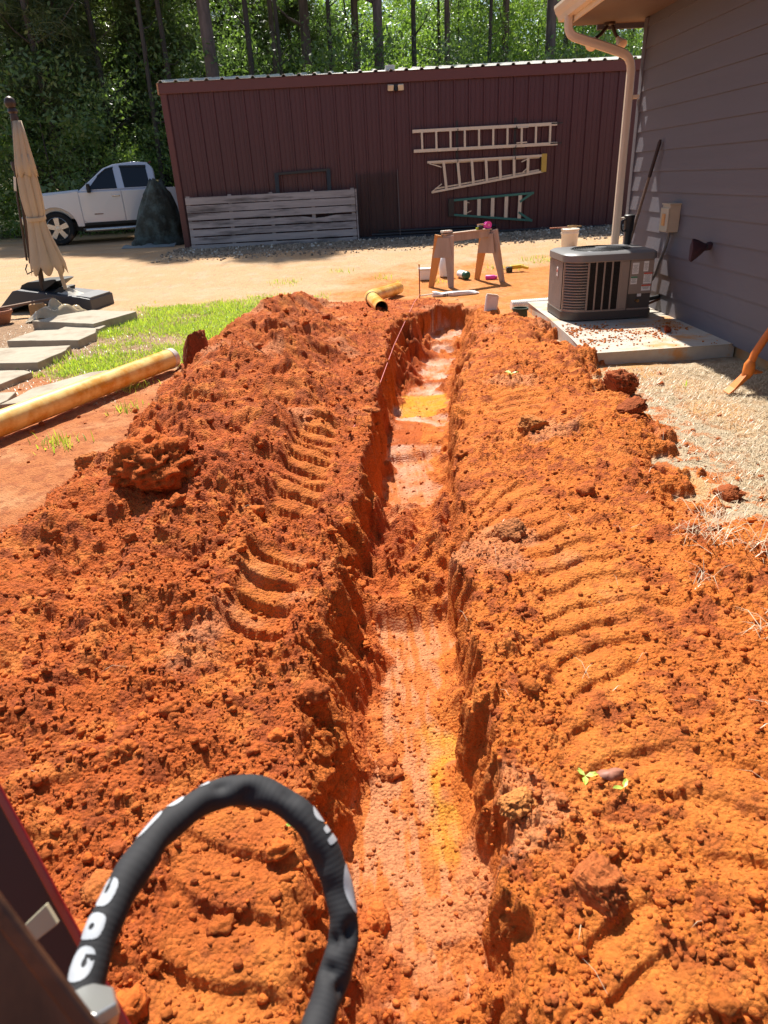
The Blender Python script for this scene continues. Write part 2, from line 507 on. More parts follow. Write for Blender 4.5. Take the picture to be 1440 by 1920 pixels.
class MB:
    def __init__(self):
        self.v = []
        self.f = []

    def add(self, vs, fs):
        b = len(self.v)
        self.v.extend([tuple(p) for p in vs])
        self.f.extend([tuple(i + b for i in f) for f in fs])
        return self

    def box(self, c, s, rot=None):
        hx, hy, hz = s[0] / 2, s[1] / 2, s[2] / 2
        vs = [Vector((x, y, z)) for x in (-hx, hx) for y in (-hy, hy) for z in (-hz, hz)]
        if rot is not None:
            vs = [rot @ q for q in vs]
        c = Vector(c)
        return self.add([q + c for q in vs], [(0, 1, 3, 2), (4, 6, 7, 5), (0, 4, 5, 1), (2, 3, 7, 6), (0, 2, 6, 4), (1, 5, 7, 3)])

    def bar(self, a, b, w, t, up=(0, 0, 1)):
        """box from a to b, w wide along up x dir, t thick along up"""
        a, b = Vector(a), Vector(b)
        d = b - a
        ln = d.length
        z = d.normalized()
        u = Vector(up)
        x = u.cross(z)
        if x.length < 1e-5:
            x = Vector((1, 0, 0)).cross(z)
        x.normalize()
        y = z.cross(x)
        return self.box((a + b) / 2, (w, t, ln), Matrix((x, y, z)).transposed())

    def prism(self, poly, h0, h1, frame=None):
        """poly in (a,b); extruded along the third axis of frame (default z)"""
        fr = frame or (Vector((1, 0, 0)), Vector((0, 1, 0)), Vector((0, 0, 1)), Vector((0, 0, 0)))
        n = len(poly)
        vs = [fr[0] * p[0] + fr[1] * p[1] + fr[2] * h0 + fr[3] for p in poly] + [fr[0] * p[0] + fr[1] * p[1] + fr[2] * h1 + fr[3] for p in poly]
        fs = [tuple(range(n))[::-1], tuple(range(n, 2 * n))] + [(i, (i + 1) % n, n + (i + 1) % n, n + i) for i in range(n)]
        return self.add(vs, fs)

    def tube(self, path, r, n=12, caps=True, squash=None):
        P = [Vector(p) for p in path]
        rr = r if isinstance(r, (list, tuple)) else [r] * len(P)
        rings = []
        prev = None
        for i, p in enumerate(P):
            d = (P[min(i + 1, len(P) - 1)] - P[max(i - 1, 0)]).normalized()
            if prev is None:
                a = Vector((0, 0, 1)) if abs(d.z) < .9 else Vector((1, 0, 0))
                x = a.cross(d).normalized()
            else:
                x = (prev - d * prev.dot(d)).normalized()
            prev = x
            y = d.cross(x)
            rings.append([p + (x * math.cos(2 * math.pi * k / n) + y * math.sin(2 * math.pi * k / n)) * rr[i] for k in range(n)])
        vs = [q for rg in rings for q in rg]
        fs = []
        for i in range(len(P) - 1):
            for k in range(n):
                fs.append((i * n + k, i * n + (k + 1) % n, (i + 1) * n + (k + 1) % n, (i + 1) * n + k))
        if caps:
            fs.append(tuple(range(n))[::-1])
            fs.append(tuple((len(P) - 1) * n + k for k in range(n)))
        return self.add(vs, fs)

    def lathe(self, prof, c, n=24, axis=None, wob=None, caps=True):
        """prof: (radius, height) list"""
        z = Vector(axis).normalized() if axis is not None else Vector((0, 0, 1))
        a = Vector((1, 0, 0)) if abs(z.x) < .9 else Vector((0, 1, 0))
        x = (a - z * a.dot(z)).normalized()
        y = z.cross(x)
        c = Vector(c)
        vs, fs = [], []
        for i, (r, h) in enumerate(prof):
            for k in range(n):
                t = 2 * math.pi * k / n
                q = r * (wob(i, k, t) if wob else 1)
                vs.append(c + z * h + (x * math.cos(t) + y * math.sin(t)) * q)
        for i in range(len(prof) - 1):
            for k in range(n):
                fs.append((i * n + k, i * n + (k + 1) % n, (i + 1) * n + (k + 1) % n, (i + 1) * n + k))
        if caps and prof[0][0] > 1e-4:
            fs.append(tuple(range(n))[::-1])
        if caps and prof[-1][0] > 1e-4:
            fs.append(tuple((len(prof) - 1) * n + k for k in range(n)))
        return self.add(vs, fs)

    def build(self, name, m, parent=None, smooth=False, bevel=0, local=False, angle=40, label=None, solid=0):
        vs = self.v
        if parent is not None and not local:
            o0 = origin(parent)
            vs = [(q[0] - o0.x, q[1] - o0.y, q[2] - o0.z) for q in vs]
        me = bpy.data.meshes.new(name)
        me.from_pydata(vs, [], self.f)
        me.validate()
        me.update()
        if smooth:
            me.polygons.foreach_set('use_smooth', np.ones(len(me.polygons), bool))
            me.set_sharp_from_angle(angle=R(angle))
        o = link(name, me, parent, m)
        if solid:
            md = o.modifiers.new('thick', 'SOLIDIFY')
            md.thickness = solid
            md.offset = 0
        if bevel:
            md = o.modifiers.new('bevel', 'BEVEL')
            md.width = bevel
            md.segments = 2
            md.limit_method = 'ANGLE'
        if label:
            o['label'] = label
        return o


def np_mesh(name, V, F, m, parent=None, smooth=False, attrs=None, col=None):
    """V (n,3), F (k,3|4) arrays"""
    me = bpy.data.meshes.new(name)
    V = np.asarray(V, np.float32)
    F = np.asarray(F, np.int32)
    k, w = F.shape
    me.vertices.add(len(V))
    me.vertices.foreach_set('co', V.ravel())
    me.loops.add(k * w)
    me.loops.foreach_set('vertex_index', F.ravel())
    me.polygons.add(k)
    me.polygons.foreach_set('loop_start', np.arange(k, dtype=np.int32) * w)
    me.polygons.foreach_set('loop_total', np.full(k, w, np.int32))
    if smooth:
        me.polygons.foreach_set('use_smooth', np.ones(k, bool))
    me.update(calc_edges=True)
    if col is not None:
        a = me.attributes.new('Col', 'FLOAT_COLOR', 'POINT')
        a.data.foreach_set('color', np.concatenate([col, np.ones((len(V), 1))], 1).astype(np.float32).ravel())
    for n_, arr in (attrs or {}).items():
        a = me.attributes.new(n_, 'FLOAT', 'POINT')
        a.data.foreach_set('value', np.asarray(arr, np.float32))
    return link(name, me, parent, m)


def ico(sub=1):
    import bmesh
    bm = bmesh.new()
    bmesh.ops.create_icosphere(bm, subdivisions=sub, radius=1)
    V = np.array([v.co for v in bm.verts])
    F = np.array([[v.index for v in f.verts] for f in bm.faces])
    bm.free()
    return V, F


def rand_rot(n, g):
    q = g.normal(size=(n, 4))
    q /= np.linalg.norm(q, axis=1)[:, None]
    w, x, y, z = q.T
    return np.stack([1 - 2 * (y * y + z * z), 2 * (x * y - z * w), 2 * (x * z + y * w), 2 * (x * y + z * w), 1 - 2 * (x * x + z * z), 2 * (y * z - x * w),
                     2 * (x * z - y * w), 2 * (y * z + x * w), 1 - 2 * (x * x + y * y)], 1).reshape(n, 3, 3)

# ------------------------------------------------------------------ the ground: one sheet, dense by the trench and open to the horizon
def ground_colour(x, y, z, M):
    w1, w2 = M['w1'], M['w2']
    f3 = fbm(x * 3.1, y * 3.1, 4, 51)
    f4 = fbm(x * 12, y * 12, 4, 52)
    n = x.shape + (3,)
    c = np.zeros(n)
    # driveway: pale sandy dirt with rusty drifts
    drive = np.zeros(n) + np.array([.53, .345, .19])
    drive = lerp_rgb(drive, (.56, .29, .125), np.clip(.25 + .5 * fbm(x * .35, y * 1.1, 4, 53), 0, 1) * .8)
    drive = lerp_rgb(drive, (.50, .38, .26), np.clip(f3 * .7, 0, .6))
    drive = lerp_rgb(drive, (.28, .20, .13), np.clip(f4 * 1.2 - .5, 0, .5))
    # gravel bed at the foot of the shed
    g = sst(14.0, 14.5, y + .35 * w1) * (1 - sst(16.3, 16.6, y)) * sst(-4.2, -3.6, x)
    drive = lerp_rgb(drive, (.30, .235, .165), g * .9)
    c = drive
    # forest floor
    c = lerp_rgb(c, (.07, .075, .03), sst(22.0, 24.5, y + 1.2 * w1 + .1 * x))
    # orange wash between trench and sawhorse
    o = sst(-.9, .1, x + .5 * w1 - .05 * (y - 8)) * (1 - sst(10.7, 12.3, y + .8 * w1 - .12 * x)) * sst(7, 7.6, y)
    c = lerp_rgb(c, (.56, .205, .048), np.clip(o * (.9 + .4 * f3), 0, 1))
    c = lerp_rgb(c, (.42, .12, .028), o * np.clip(f4 * .9, 0, .5))
    # brown mulchy soil around the slabs
    m = (1 - sst(-2.3, -1.5, x + .3 * w1)) * (1 - sst(8.9, 9.6, y + .4 * w1))
    c = lerp_rgb(c, (.33, .20, .115), np.clip(m, 0, 1))
    c = lerp_rgb(c, (.22, .13, .075), np.clip(m * (f4 + .1), 0, .7))
    # lawn soil
    gm = lawn_mask(x, y)
    c = lerp_rgb(c, (.20, .155, .05), gm * .85)
    # flat trodden red dirt
    d = M['dirt']
    c = lerp_rgb(c, (.45, .155, .052), np.clip(d * 1.1, 0, 1))
    c = lerp_rgb(c, (.54, .25, .11), d * np.clip(f3 + .1, 0, .8))
    c = lerp_rgb(c, (.30, .085, .03), d * sst(.05, .4, f4) * .6)
    # straw ground on the right
    s = sst(1.2, 1.5, x + .15 * w1) * (1 - sst(6.3, 7.2, y + .5 * w1))
    straw = np.zeros(n) + np.array([.46, .36, .24])
    straw = lerp_rgb(straw, (.33, .22, .12), np.clip(f4 * .9 + .1, 0, .8))
    straw = lerp_rgb(straw, (.60, .30, .09), np.clip(fbm(x * 1.3, y * 1.3, 3, 57) * 1.3 - .15, 0, .75))
    c = c * (1 - s[..., None]) + straw * s[..., None]
    # dug clay
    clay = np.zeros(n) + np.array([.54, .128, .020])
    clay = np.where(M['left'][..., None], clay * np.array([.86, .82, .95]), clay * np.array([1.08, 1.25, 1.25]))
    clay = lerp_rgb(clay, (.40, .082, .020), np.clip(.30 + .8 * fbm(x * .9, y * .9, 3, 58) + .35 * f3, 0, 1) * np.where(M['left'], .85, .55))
    clay = lerp_rgb(clay, (.62, .195, .036), np.clip(.6 * f3 + .65 * M['track'] - .08, 0, .8))
    wx, wy = x + .02 * fbm(x * 16, y * 16, 3, 8), y + .02 * fbm(x * 16 + 40, y * 16, 3, 9)
    loose = np.clip(M['loose'] * 1.2, 0, 1)
    t1 = cellv(wx, wy, .085, 91)
    t2 = cellv(wx, wy, .038, 92)
    t3 = cellv(wx, wy, .22, 93)
    clay = lerp_rgb(clay, (.29, .060, .017), loose * sst(.66, .76, t1 * .6 + t2 * .35 + t3 * .12 + .12 * f3) * .75)
    clay = lerp_rgb(clay, (.66, .21, .045), loose * sst(.62, .70, (1 - t1) * .5 + (1 - t2) * .4 + .2 * f3) * .55)
    clay = lerp_rgb(clay, (.33, .075, .022), np.clip(f4 * 1.0 - .25, 0, .55))
    clay = lerp_rgb(clay, (.58, .25, .12), np.clip(fbm(x * 1.7, y * 1.7, 4, 59) * 2.2 - 1.1, 0, .5))
    wc = np.zeros(n) + np.array([.52, .138, .022])
    wc = lerp_rgb(wc, (.42, .098, .018), np.clip(.4 + w1, 0, 1) * .7)
    wk = np.clip(M['wall'] * 1.5, 0, 1)
    clay = clay * (1 - wk[..., None]) + wc * wk[..., None]
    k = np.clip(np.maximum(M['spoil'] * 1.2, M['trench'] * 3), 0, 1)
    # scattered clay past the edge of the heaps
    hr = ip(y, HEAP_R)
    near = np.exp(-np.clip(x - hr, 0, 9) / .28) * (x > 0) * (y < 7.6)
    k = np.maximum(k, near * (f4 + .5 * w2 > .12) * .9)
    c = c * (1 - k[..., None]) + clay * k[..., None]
    # trench floor: pinkish smear, yellow subsoil
    t = M['trench'] * (1 - M['soft'])
    inner = t * sst(.86, .97, t)
    fl = np.zeros(n) + np.array([.54, .155, .034])
    sm_ = sst(-.12, .22, fbm(x * 24, y * 3.0, 4, 60) * .8 + .5 * w2 + .1)
    fl = lerp_rgb(fl, (.58, .255, .125), sm_ * .65)
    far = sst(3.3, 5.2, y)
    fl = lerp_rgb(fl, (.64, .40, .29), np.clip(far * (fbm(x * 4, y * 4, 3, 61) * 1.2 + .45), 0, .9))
    ye = (1 - sst(.08, .14, np.abs(x - .225 - .02 * w2))) * sst(1.20, 1.3, y) * (1 - sst(1.62, 1.8, y + .1 * w2))
    ye2 = (1 - sst(.22, .27, np.abs(x - .50))) * sst(5.28, 5.30, y - .06 * (x - .5)) * (1 - sst(6.0, 6.06, y))
    fl = lerp_rgb(fl, (.60, .265, .022), np.clip(ye * 1.1 * (.8 + .6 * f3) + ye2, 0, 1))
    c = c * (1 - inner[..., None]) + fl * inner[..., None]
    return np.clip(c, .004, .9), np.clip(inner * (.35 + .75 * far) + .2 * M['spoil'] * np.clip(f3 * 2 - .7, 0, 1) * M['left'], 0, 1)


def lawn_mask(x, y):
    w = fbm(x * 1.1, y * 1.1, 4, 71)
    m = sst(-2.9, -2.5, x + .35 * w + .10 * (y - 7)) * (1 - sst(-1.35, -.9, x + .3 * w - .25 * (y - 8))) * sst(5.9, 6.5, y + .35 * w - .35 * (x + 2)) * (1 - sst(9.4, 10.1, y + .8 * w))
    return np.clip(m * (.65 + .9 * (w + .25)), 0, 1)


def axis_pts():
    ys = [.18]
    while ys[-1] < 9.6:
        ys.append(ys[-1] + .0040 + .00205 * ys[-1])
    while ys[-1] < 24:
        ys.append(ys[-1] + .05 * (1 + .1 * (ys[-1] - 9.6)))
    st = .12
    while ys[-1] < 420:
        st *= 1.16
        ys.append(ys[-1] + st)
    back = [.18]
    st = .01
    while back[-1] > -40:
        st *= 1.4
        back.append(back[-1] - st)
    xi = list(np.linspace(-2.75, -.46, 262, endpoint=False)) + list(np.linspace(-.46, 1.02, 280, endpoint=False)) + list(np.linspace(1.02, 2.6, 180))
    st = .0083
    while xi[-1] < 300:
        st *= 1.22
        xi.append(xi[-1] + st)
    st = .0083
    while xi[0] > -300:
        st *= 1.22
        xi.insert(0, xi[0] - st)
    return np.array(xi), np.array(back[::-1][:-1] + ys)


XI, YS = axis_pts()
WF = np.clip(.42 + .145 * YS, .42, 1.75)
GX = XI[None, :] * WF[:, None]
GY = np.repeat(YS[:, None], len(XI), 1)
GXf, GYf = GX.ravel(), GY.ravel()
GZf, GM = land(GXf, GYf)
_w = GM['wall'] * (1 - np.clip(GM['soft'], 0, 1) * .3)
GXf = GXf + _w * (.020 * fbm(GYf * 9, GZf * 10, 3, 81) + .012 * fbm(GYf * 34, GZf * 30, 2, 82))
GYf = GYf + _w * (.012 * fbm(GXf * 12 + 7, GZf * 14, 3, 83))
gcol, gwet = ground_colour(GXf, GYf, GZf, GM)
nr, nc = GX.shape
idx = np.arange(nr * nc).reshape(nr, nc)
gf = np.stack([idx[:-1, :-1].ravel(), idx[:-1, 1:].ravel(), idx[1:, 1:].ravel(), idx[1:, :-1].ravel()], 1)
ground = np_mesh('ground', np.stack([GXf, GYf, GZf], 1), gf, soil_mat('soil'), smooth=True, attrs={'wet': gwet}, col=gcol)
ground['kind'] = 'structure'


def scatter(n, x0, x1, y0, y1, keep, g):
    """random spots, denser near the camera; keep(x, y, M, r) -> mask"""
    t = g.random(n)
    y = y0 * (y1 / y0) ** t
    x = x0 + (x1 - x0) * g.random(n)
    z, M = land(x, y)
    k = keep(x, y, M, g.random(n))
    return x[k], y[k], z[k], {a: b[k] for a, b in M.items()}


def stuff(o):
    o['kind'] = 'stuff'
    return o


# loose crumbs of clay lying on the heaps and on the trench floor
V1, F1 = ico(2)
V0, F0 = ico(1)
crumb_m = soil_mat('clay_crumb', .004)


def crumbs(name, n, reg, size, keep, VF, seed, flat=.75, sink=.25, frac=False):
    g = np.random.default_rng(seed)
    x, y, z, M = scatter(n, *reg, keep, g)
    n = len(x)
    V, F = VF
    r = size[0] * (size[1] / size[0]) ** (g.random(n) ** 1.7)
    rot = rand_rot(n, g)
    dv = 1 + .75 * (g.random((n, len(V))) - .5)
    if frac:
        dv = np.ones((n, len(V)))
        for k in range(4):
            o = g.random((n, 1, 3)) * 90
            q = V[None] * (1.4 * 1.9 ** k) + o
            dv = dv + (gn(q[..., 0], q[..., 1]) + gn(q[..., 1], q[..., 2]) + gn(q[..., 2], q[..., 0])) * .22 / 1.45 ** k
    sc = 1 + .5 * (g.random((n, 1, 3)) - .5)
    P = V[None] * dv[..., None] * sc
    P = np.einsum('nij,nkj->nki', rot, P)
    P[..., 2] *= flat
    P = P * r[:, None, None]
    P += np.stack([x, y, z + r * sink], 1)[:, None]
    F_ = (F[None] + (np.arange(n) * len(V))[:, None, None]).reshape(-1, 3)
    c, _ = ground_colour(x, y, z, M)
    clay = np.array([[.52, .125, .020]]) * (.5 + .7 * g.random((n, 1)))
    clay = np.where(g.random((n, 1)) < .25, np.array([[.36, .085, .02]]), clay)
    c = np.where((M['spoil'] + M['trench'] > .3)[:, None], .35 * c + .65 * clay, clay)
    c = np.repeat(c, len(V), 0)
    return stuff(np_mesh(name, P.reshape(-1, 3), F_, crumb_m, col=c, attrs={'wet': np.zeros(len(c))}))


crumbs('clay_crumbs', 24000, (-2.6, 2.2, .5, 9.2), (.003, .014), lambda x, y, M, r: (r < M['loose'] * (.7 + .3 * M['left'])) & (np.abs(x) < .5 + .62 * y), (V0, F0), 21)
crumbs('near_crumbs', 15000, (-1.1, 1.1, .6, 2.9), (.0018, .0085), lambda x, y, M, r: (r < np.maximum(M['loose'], .3 * M['spoil'])) & (np.abs(x) < .3 + .55 * y), (V0, F0), 25)
crumbs('clay_lumps', 1300, (-2.4, 2.1, .6, 8.8), (.010, .042), lambda x, y, M, r: (r < M['spoil'] * M['loose'] * (.12 + .75 * M['left'])) & (np.abs(x) < .5 + .62 * y), ico(3), 22, sink=.1, frac=True)
crumbs('floor_crumbs', 6000, (-.4, 1.3, .7, 8.2), (.002, .010), lambda x, y, M, r: (M['trench'] > .85) & (r < .5), (V0, F0), 23)
crumbs('stray_clay', 2600, (-2.9, 2.9, 1.0, 7.8), (.006, .03), lambda x, y, M, r: (M['spoil'] < .3) & (M['trench'] < .02) & (((x > 0) & (r < .9 * np.exp(-np.clip(x - ip(y, HEAP_R), 0, 9) / .22))) | ((x < 0) & (r < (.12 + .8 * np.exp(-np.abs(x + 2.42 - (y - 4.342) * .44 - .22) / .10)) * M['dirt']))) & ~((x > 1.78) & (y > 5.1) & (y < 7.9)), (V0, F0), 24)


def blades(name, n, reg, keep, m, h, w, lean, seed, tones=(0, 1), flat=False, up_off=0.0):
    g = np.random.default_rng(seed)
    x, y, z, M = scatter(n, *reg, keep, g)
    n = len(x)
    hh = h[0] + (h[1] - h[0]) * g.random(n) ** 1.5
    a = g.random(n) * 6.283
    ln = lean[0] + (lean[1] - lean[0]) * g.random(n)
    d = np.stack([np.cos(a), np.sin(a)], 1)
    sd = np.stack([-d[:, 1], d[:, 0]], 1)
    ww = w[0] + (w[1] - w[0]) * g.random(n)
    P = np.zeros((n, 5, 3))
    for k, (t, q) in enumerate(((0, 1), (0, -1), (.55, .8), (.55, -.8), (1, 0))):
        th = ln * (.45 + .55 * t)
        P[:, k, 0] = x + d[:, 0] * hh * t * np.sin(th) + sd[:, 0] * ww * q / 2
        P[:, k, 1] = y + d[:, 1] * hh * t * np.sin(th) + sd[:, 1] * ww * q / 2
        P[:, k, 2] = z + up_off + hh * t * np.cos(th) - (.003 if k < 2 else 0)
    b = (np.arange(n) * 5)[:, None]
    F = np.concatenate([b + np.array([[0, 1, 3]]), b + np.array([[0, 3, 2]]), b + np.array([[2, 3, 4]])])
    tone = np.repeat(tones[0] + (tones[1] - tones[0]) * g.random(n), 5)
    return stuff(np_mesh(name, P.reshape(-1, 3), F, m, attrs={'tone': tone}))


grass_m = leaf_mat('grass_blade', (.13, .23, .03), (.32, .36, .06), (1, 1, .5))
straw_m = leaf_mat('dry_straw', (.33, .25, .155), (.58, .48, .345), (.35, .35, .3))
blades('lawn_grass', 62000, (-3.3, -.4, 5.6, 10.4), lambda x, y, M, r: (r < lawn_mask(x, y) * 1.1) & (M['spoil'] < .2), grass_m, (.02, .062), (.005, .010), (.1, 1.0), 31)


def clumps(pts):
    def keep(x, y, M, r):
        d = np.zeros_like(x)
        for px, py, rad in pts:
            d = np.maximum(d, np.exp(-((x - px) ** 2 + (y - py) ** 2) / rad ** 2))
        return r < d * d * 1.1
    return keep


blades('weed_grass', 60000, (-3.6, 3.2, 3.6, 14), clumps([(-2.0, 4.15, .16), (-1.77, 4.85, .12), (-1.9, 5.5, .16), (-1.65, 6.2, .16), (-2.9, 6.6, .28), (-3.2, 6.45, .25), (-2.6, 6.75, .2), (-2.9, 7.9, .12),
       (-3.7, 7.6, .2), (.35, 11.0, .2), (.5, 10.6, .13), (1.1, 10.45, .15), (2.25, 11.2, .3), (2.9, 11.9, .35), (-1.2, 11, .3), (-.4, 11.8, .2), (2.22, 4.65, .05)]), grass_m, (.03, .10), (.005, .011), (.1, 1.0), 32)
blades('dry_straw', 60000, (1.3, 3.0, 1.3, 7.4), lambda x, y, M, r: (M['spoil'] < .15) & (M['trench'] < .02) & (r < .95 * sst(-.1, .5, x - ip(y, HEAP_R) + .25 * M['w1'] + .12)) & ~((x > 1.7) & (y > 5.2)),
       straw_m, (.02, .085), (.0018, .0045), (1.2, 1.64), 33, up_off=.004)
blades('pine_straw', 420, (-2.5, 2.4, .7, 6.5), lambda x, y, M, r: (r < .1 + .35 * (M['spoil'] > .2) * (x > 0.2)) & (M['trench'] < .3), straw_m, (.03, .11), (.0012, .0024), (1.2, 1.65), 34, tones=(0, .6), up_off=.012)
blades('straw_tuft', 26000, (.5, 2.6, 1.2, 4.2), clumps([(1.32, 2.35, .10), (1.45, 2.25, .09), (1.15, 2.05, .05), (1.25, 1.75, .06), (1.5, 2.62, .12), (1.62, 2.2, .08)]), straw_m, (.05, .16), (.002, .004), (.7, 1.6), 35, tones=(.4, 1), up_off=.006)
blades('mulch_straw', 6000, (-4.2, -1.9, 5.0, 9.2), lambda x, y, M, r: (r < .8) & (M['spoil'] < .1) & (lawn_mask(x, y) < .3), straw_m, (.02, .07), (.003, .006), (1.2, 1.6), 36, tones=(-.3, .6), up_off=.003)

# gravel along the shed
def gravel():
    g = np.random.default_rng(41)
    n = 5200
    x = -4.0 + 10.2 * g.random(n)
    y = 13.6 + 2.7 * g.random(n) ** .7
    z, M = land(x, y)
    r = .008 + .022 * g.random(n) ** 2
    V, F = V0, F0
    P = V[None] * (1 + .5 * (g.random((n, len(V), 1)) - .5))
    P = np.einsum('nij,nkj->nki', rand_rot(n, g), P) * r[:, None, None]
    P += np.stack([x, y, z + r * .3], 1)[:, None]
    c = np.array([[.34, .27, .20]]) * (.5 + .9 * g.random((n, 1)) ** 1.2)
    c = np.where(g.random((n, 1)) < .08, np.array([[.62, .58, .5]]), c)
    stuff(np_mesh('gravel', P.reshape(-1, 3), (F[None] + (np.arange(n) * len(V))[:, None, None]).reshape(-1, 3), crumb_m, col=np.repeat(c, len(V), 0), attrs={'wet': np.zeros(n * len(V))}))


gravel()

# single large clods
def clod(px, py, r, label, seed, sc=(1, 1, .8), col=(.40, .105, .022), lift=.25, zz=None):
    g = np.random.default_rng(seed)
    V, F = ico(5)
    d = np.zeros(len(V))
    for k in range(6):
        fr = 1.3 * 1.9 ** k
        off = g.random(3) * 50
        d += (gn(V[:, 0] * fr + off[0], V[:, 1] * fr + off[1]) + gn(V[:, 1] * fr + off[1], V[:, 2] * fr + off[2]) + gn(V[:, 2] * fr + off[2], V[:, 0] * fr + off[0])) * .095 / 1.12 ** k
    # a couple of broken flat faces
    P = V * (1 + d[:, None])
    for k in range(4):
        nrm = g.normal(size=3)
        nrm /= np.linalg.norm(nrm)
        h = P @ nrm
        P = P - np.clip(h - .62, 0, 9)[:, None] * nrm * .85
    P = P * np.array(sc) * r
    z = gz(px, py) if zz is None else zz
    c = np.array([col]) * (1 + .6 * d[:, None])
    o = np_mesh('clay_clod', P, F, crumb_m, smooth=True, col=np.clip(np.repeat(c, 1, 0), 0, 1), attrs={'wet': np.zeros(len(V))})
    o.location = (px, py, z + r * sc[2] * lift)
    o.rotation_euler = (0, 0, g.random() * 6)
    return tag(o, label, 'clod', 'big clods of red clay')


clod(-1.02, 2.92, .19, 'largest rounded lump of red clay with a hollow shaded front on the left heap', 61, (1.1, 1, .85), (.46, .105, .019), lift=-.05)
clod(.56, 2.55, .07, 'blocky clay clod perched on the right rim of the trench beside the lug prints', 62, (1.15, .9, .9), (.43, .15, .05))
clod(.92, 3.66, .085, 'curled clay clod alone on the right bank halfway to the concrete pad', 63, (1, 1, .8), (.47, .16, .04))
clod(-1.66, 3.78, .075, 'rounded clay clod at the left foot of the heap on flat red dirt', 64, (1.2, .9, .75), (.46, .15, .04))
clod(-1.42, 5.75, .17, 'dark pointed slab of clay standing at the heap edge beside the long pipe end', 65, (.9, .7, 1.15), (.24, .058, .018), lift=.35)
clod(1.66, 2.88, .06, 'small crumbly clay clod out on the dry straw right of the heap', 66, (1, 1, .8), (.30, .075, .02))
clod(1.72, 4.55, .11, 'dark clay clod at the heap edge below the corner of the concrete pad', 67, (1.2, .9, .8), (.29, .07, .02))
clod(1.55, 3.85, .085, 'broken dark clay clod lying on yellowish dust at the right heap edge', 68, (1.3, .8, .7), (.30, .072, .02))
clod(2.62, 5.95, .035, 'small red clod on the shaded part of the concrete pad', 69, (1, 1, .9), (.30, .06, .02), zz=.118)
clod(.42, .95, .06, 'squarish clod on the crumbling right lip of the near trench', 70, (1.2, 1, .8), (.40, .11, .03))
clod(.30, 1.17, .045, 'pale rounded clod half fallen into the near trench from the right lip', 71, (1, 1.1, .9), (.52, .19, .05))
clod(-.62, .98, .05, 'clod wedged on the near left bank by the red steel plate', 72, (1.2, 1, .8), (.44, .13, .03))
# ------------------------------------------------------------------ the house on the right
M_siding = mat('siding_paint', (.122, .114, .134), .55, var=.09, scale=3, bump=.0006, bscale=90, stretch=(1, .15, 3))
M_cream = mat('cream_metal', (.70, .60, .47), .35, var=.04, scale=2)
M_soffit = mat('soffit_paint', (.13, .085, .066), .6, var=.05)
M_found = mat('foundation', (.36, .24, .13), .9, var=.2, scale=9, bump=.002, stain=(.42, .19, .06), stain_amt=.5)
M_shingle = mat('shingle', (.11, .09, .08), .9, var=.3, scale=30, bump=.002)
M_dark = mat('black_plastic', (.014, .014, .015), .45, var=.2)
M_bronze = mat('bronze', (.05, .03, .022), .45, metal=.4, var=.2)

HX = 2.95
Y0, Y1 = -5.5, 8.05
house = thing('house', 'house wall of dark plum lap siding with cream gutter and downspout', 'house', (HX, Y1, 0))
MB().box((5.7, (Y0 + Y1) / 2, -.03), (5.46, Y1 - Y0 - .04, .30)).build('foundation', M_found, house)
MB().box((5.7, (Y0 + Y1) / 2, 1.42), (5.44, Y1 - Y0 - .06, 2.6)).build('wall_core', M_siding, house)
EXP = .182
k = 0
zb = .086
while zb < 2.70:
    zt = min(zb + EXP + .02, 2.72)
    # lap board: thick butt at the bottom, thin at the top
    poly = [(HX - .021, zb), (HX + .0, zb), (HX + .0, zt), (HX - .0075, zt)]
    fr = (Vector((1, 0, 0)), Vector((0, 0, 1)), Vector((0, 1, 0)), Vector((0, 0, 0)))
    MB().prism([(p[0] - .001 * 0, p[1]) for p in poly], Y0, Y1 - .045, fr).build('siding_board', M_siding, house)
    zb += EXP
    k += 1
MB().box((HX + .025, Y1 - .005, 1.40), (.105, .085, 2.63)).build('corner_board', M_siding, house, bevel=.003)
# far gable end, lap boards too
zb = .086
while zb < 2.70:
    MB().box((5.74, Y1 + .004, zb + .088), (5.3, .02, .17)).build('siding_board', M_siding, house)
    zb += EXP
# soffit, fascia, roof, gutter
SX0, EYE = 2.22, 8.32
MB().box(((SX0 + HX) / 2 + .03, (Y0 + EYE) / 2, 2.728), (HX - SX0 + .06, EYE - Y0, .016)).build('soffit', M_soffit, house)
MB().box(((SX0 + 5.7) / 2 + .15, EYE - .0, 2.74), (5.7 - SX0 - .3, .03, .13)).build('rake_board', M_siding, house, bevel=.003)
MB().box((SX0 - .006, (Y0 + EYE) / 2, 2.80), (.024, EYE - Y0 + .02, .17)).build('fascia', M_cream, house, bevel=.003)
rf = MB()
fr = (Vector((1, 0, 0)), Vector((0, 0, 1)), Vector((0, 1, 0)), Vector((0, 0, 0)))
rf.prism([(SX0 - .06, 2.895), (5.7, 4.45), (9.25, 2.87), (9.25, 2.83), (5.7, 4.40), (SX0 - .06, 2.868)], Y0 - .2, EYE + .05, fr)
rf.build('roof', M_shingle, house)
MB().prism([(SX0 + .05, 2.77), (5.7, 4.36), (9.1, 2.79)], EYE - .06, EYE - .02, fr).build('gable_panel', M_siding, house)
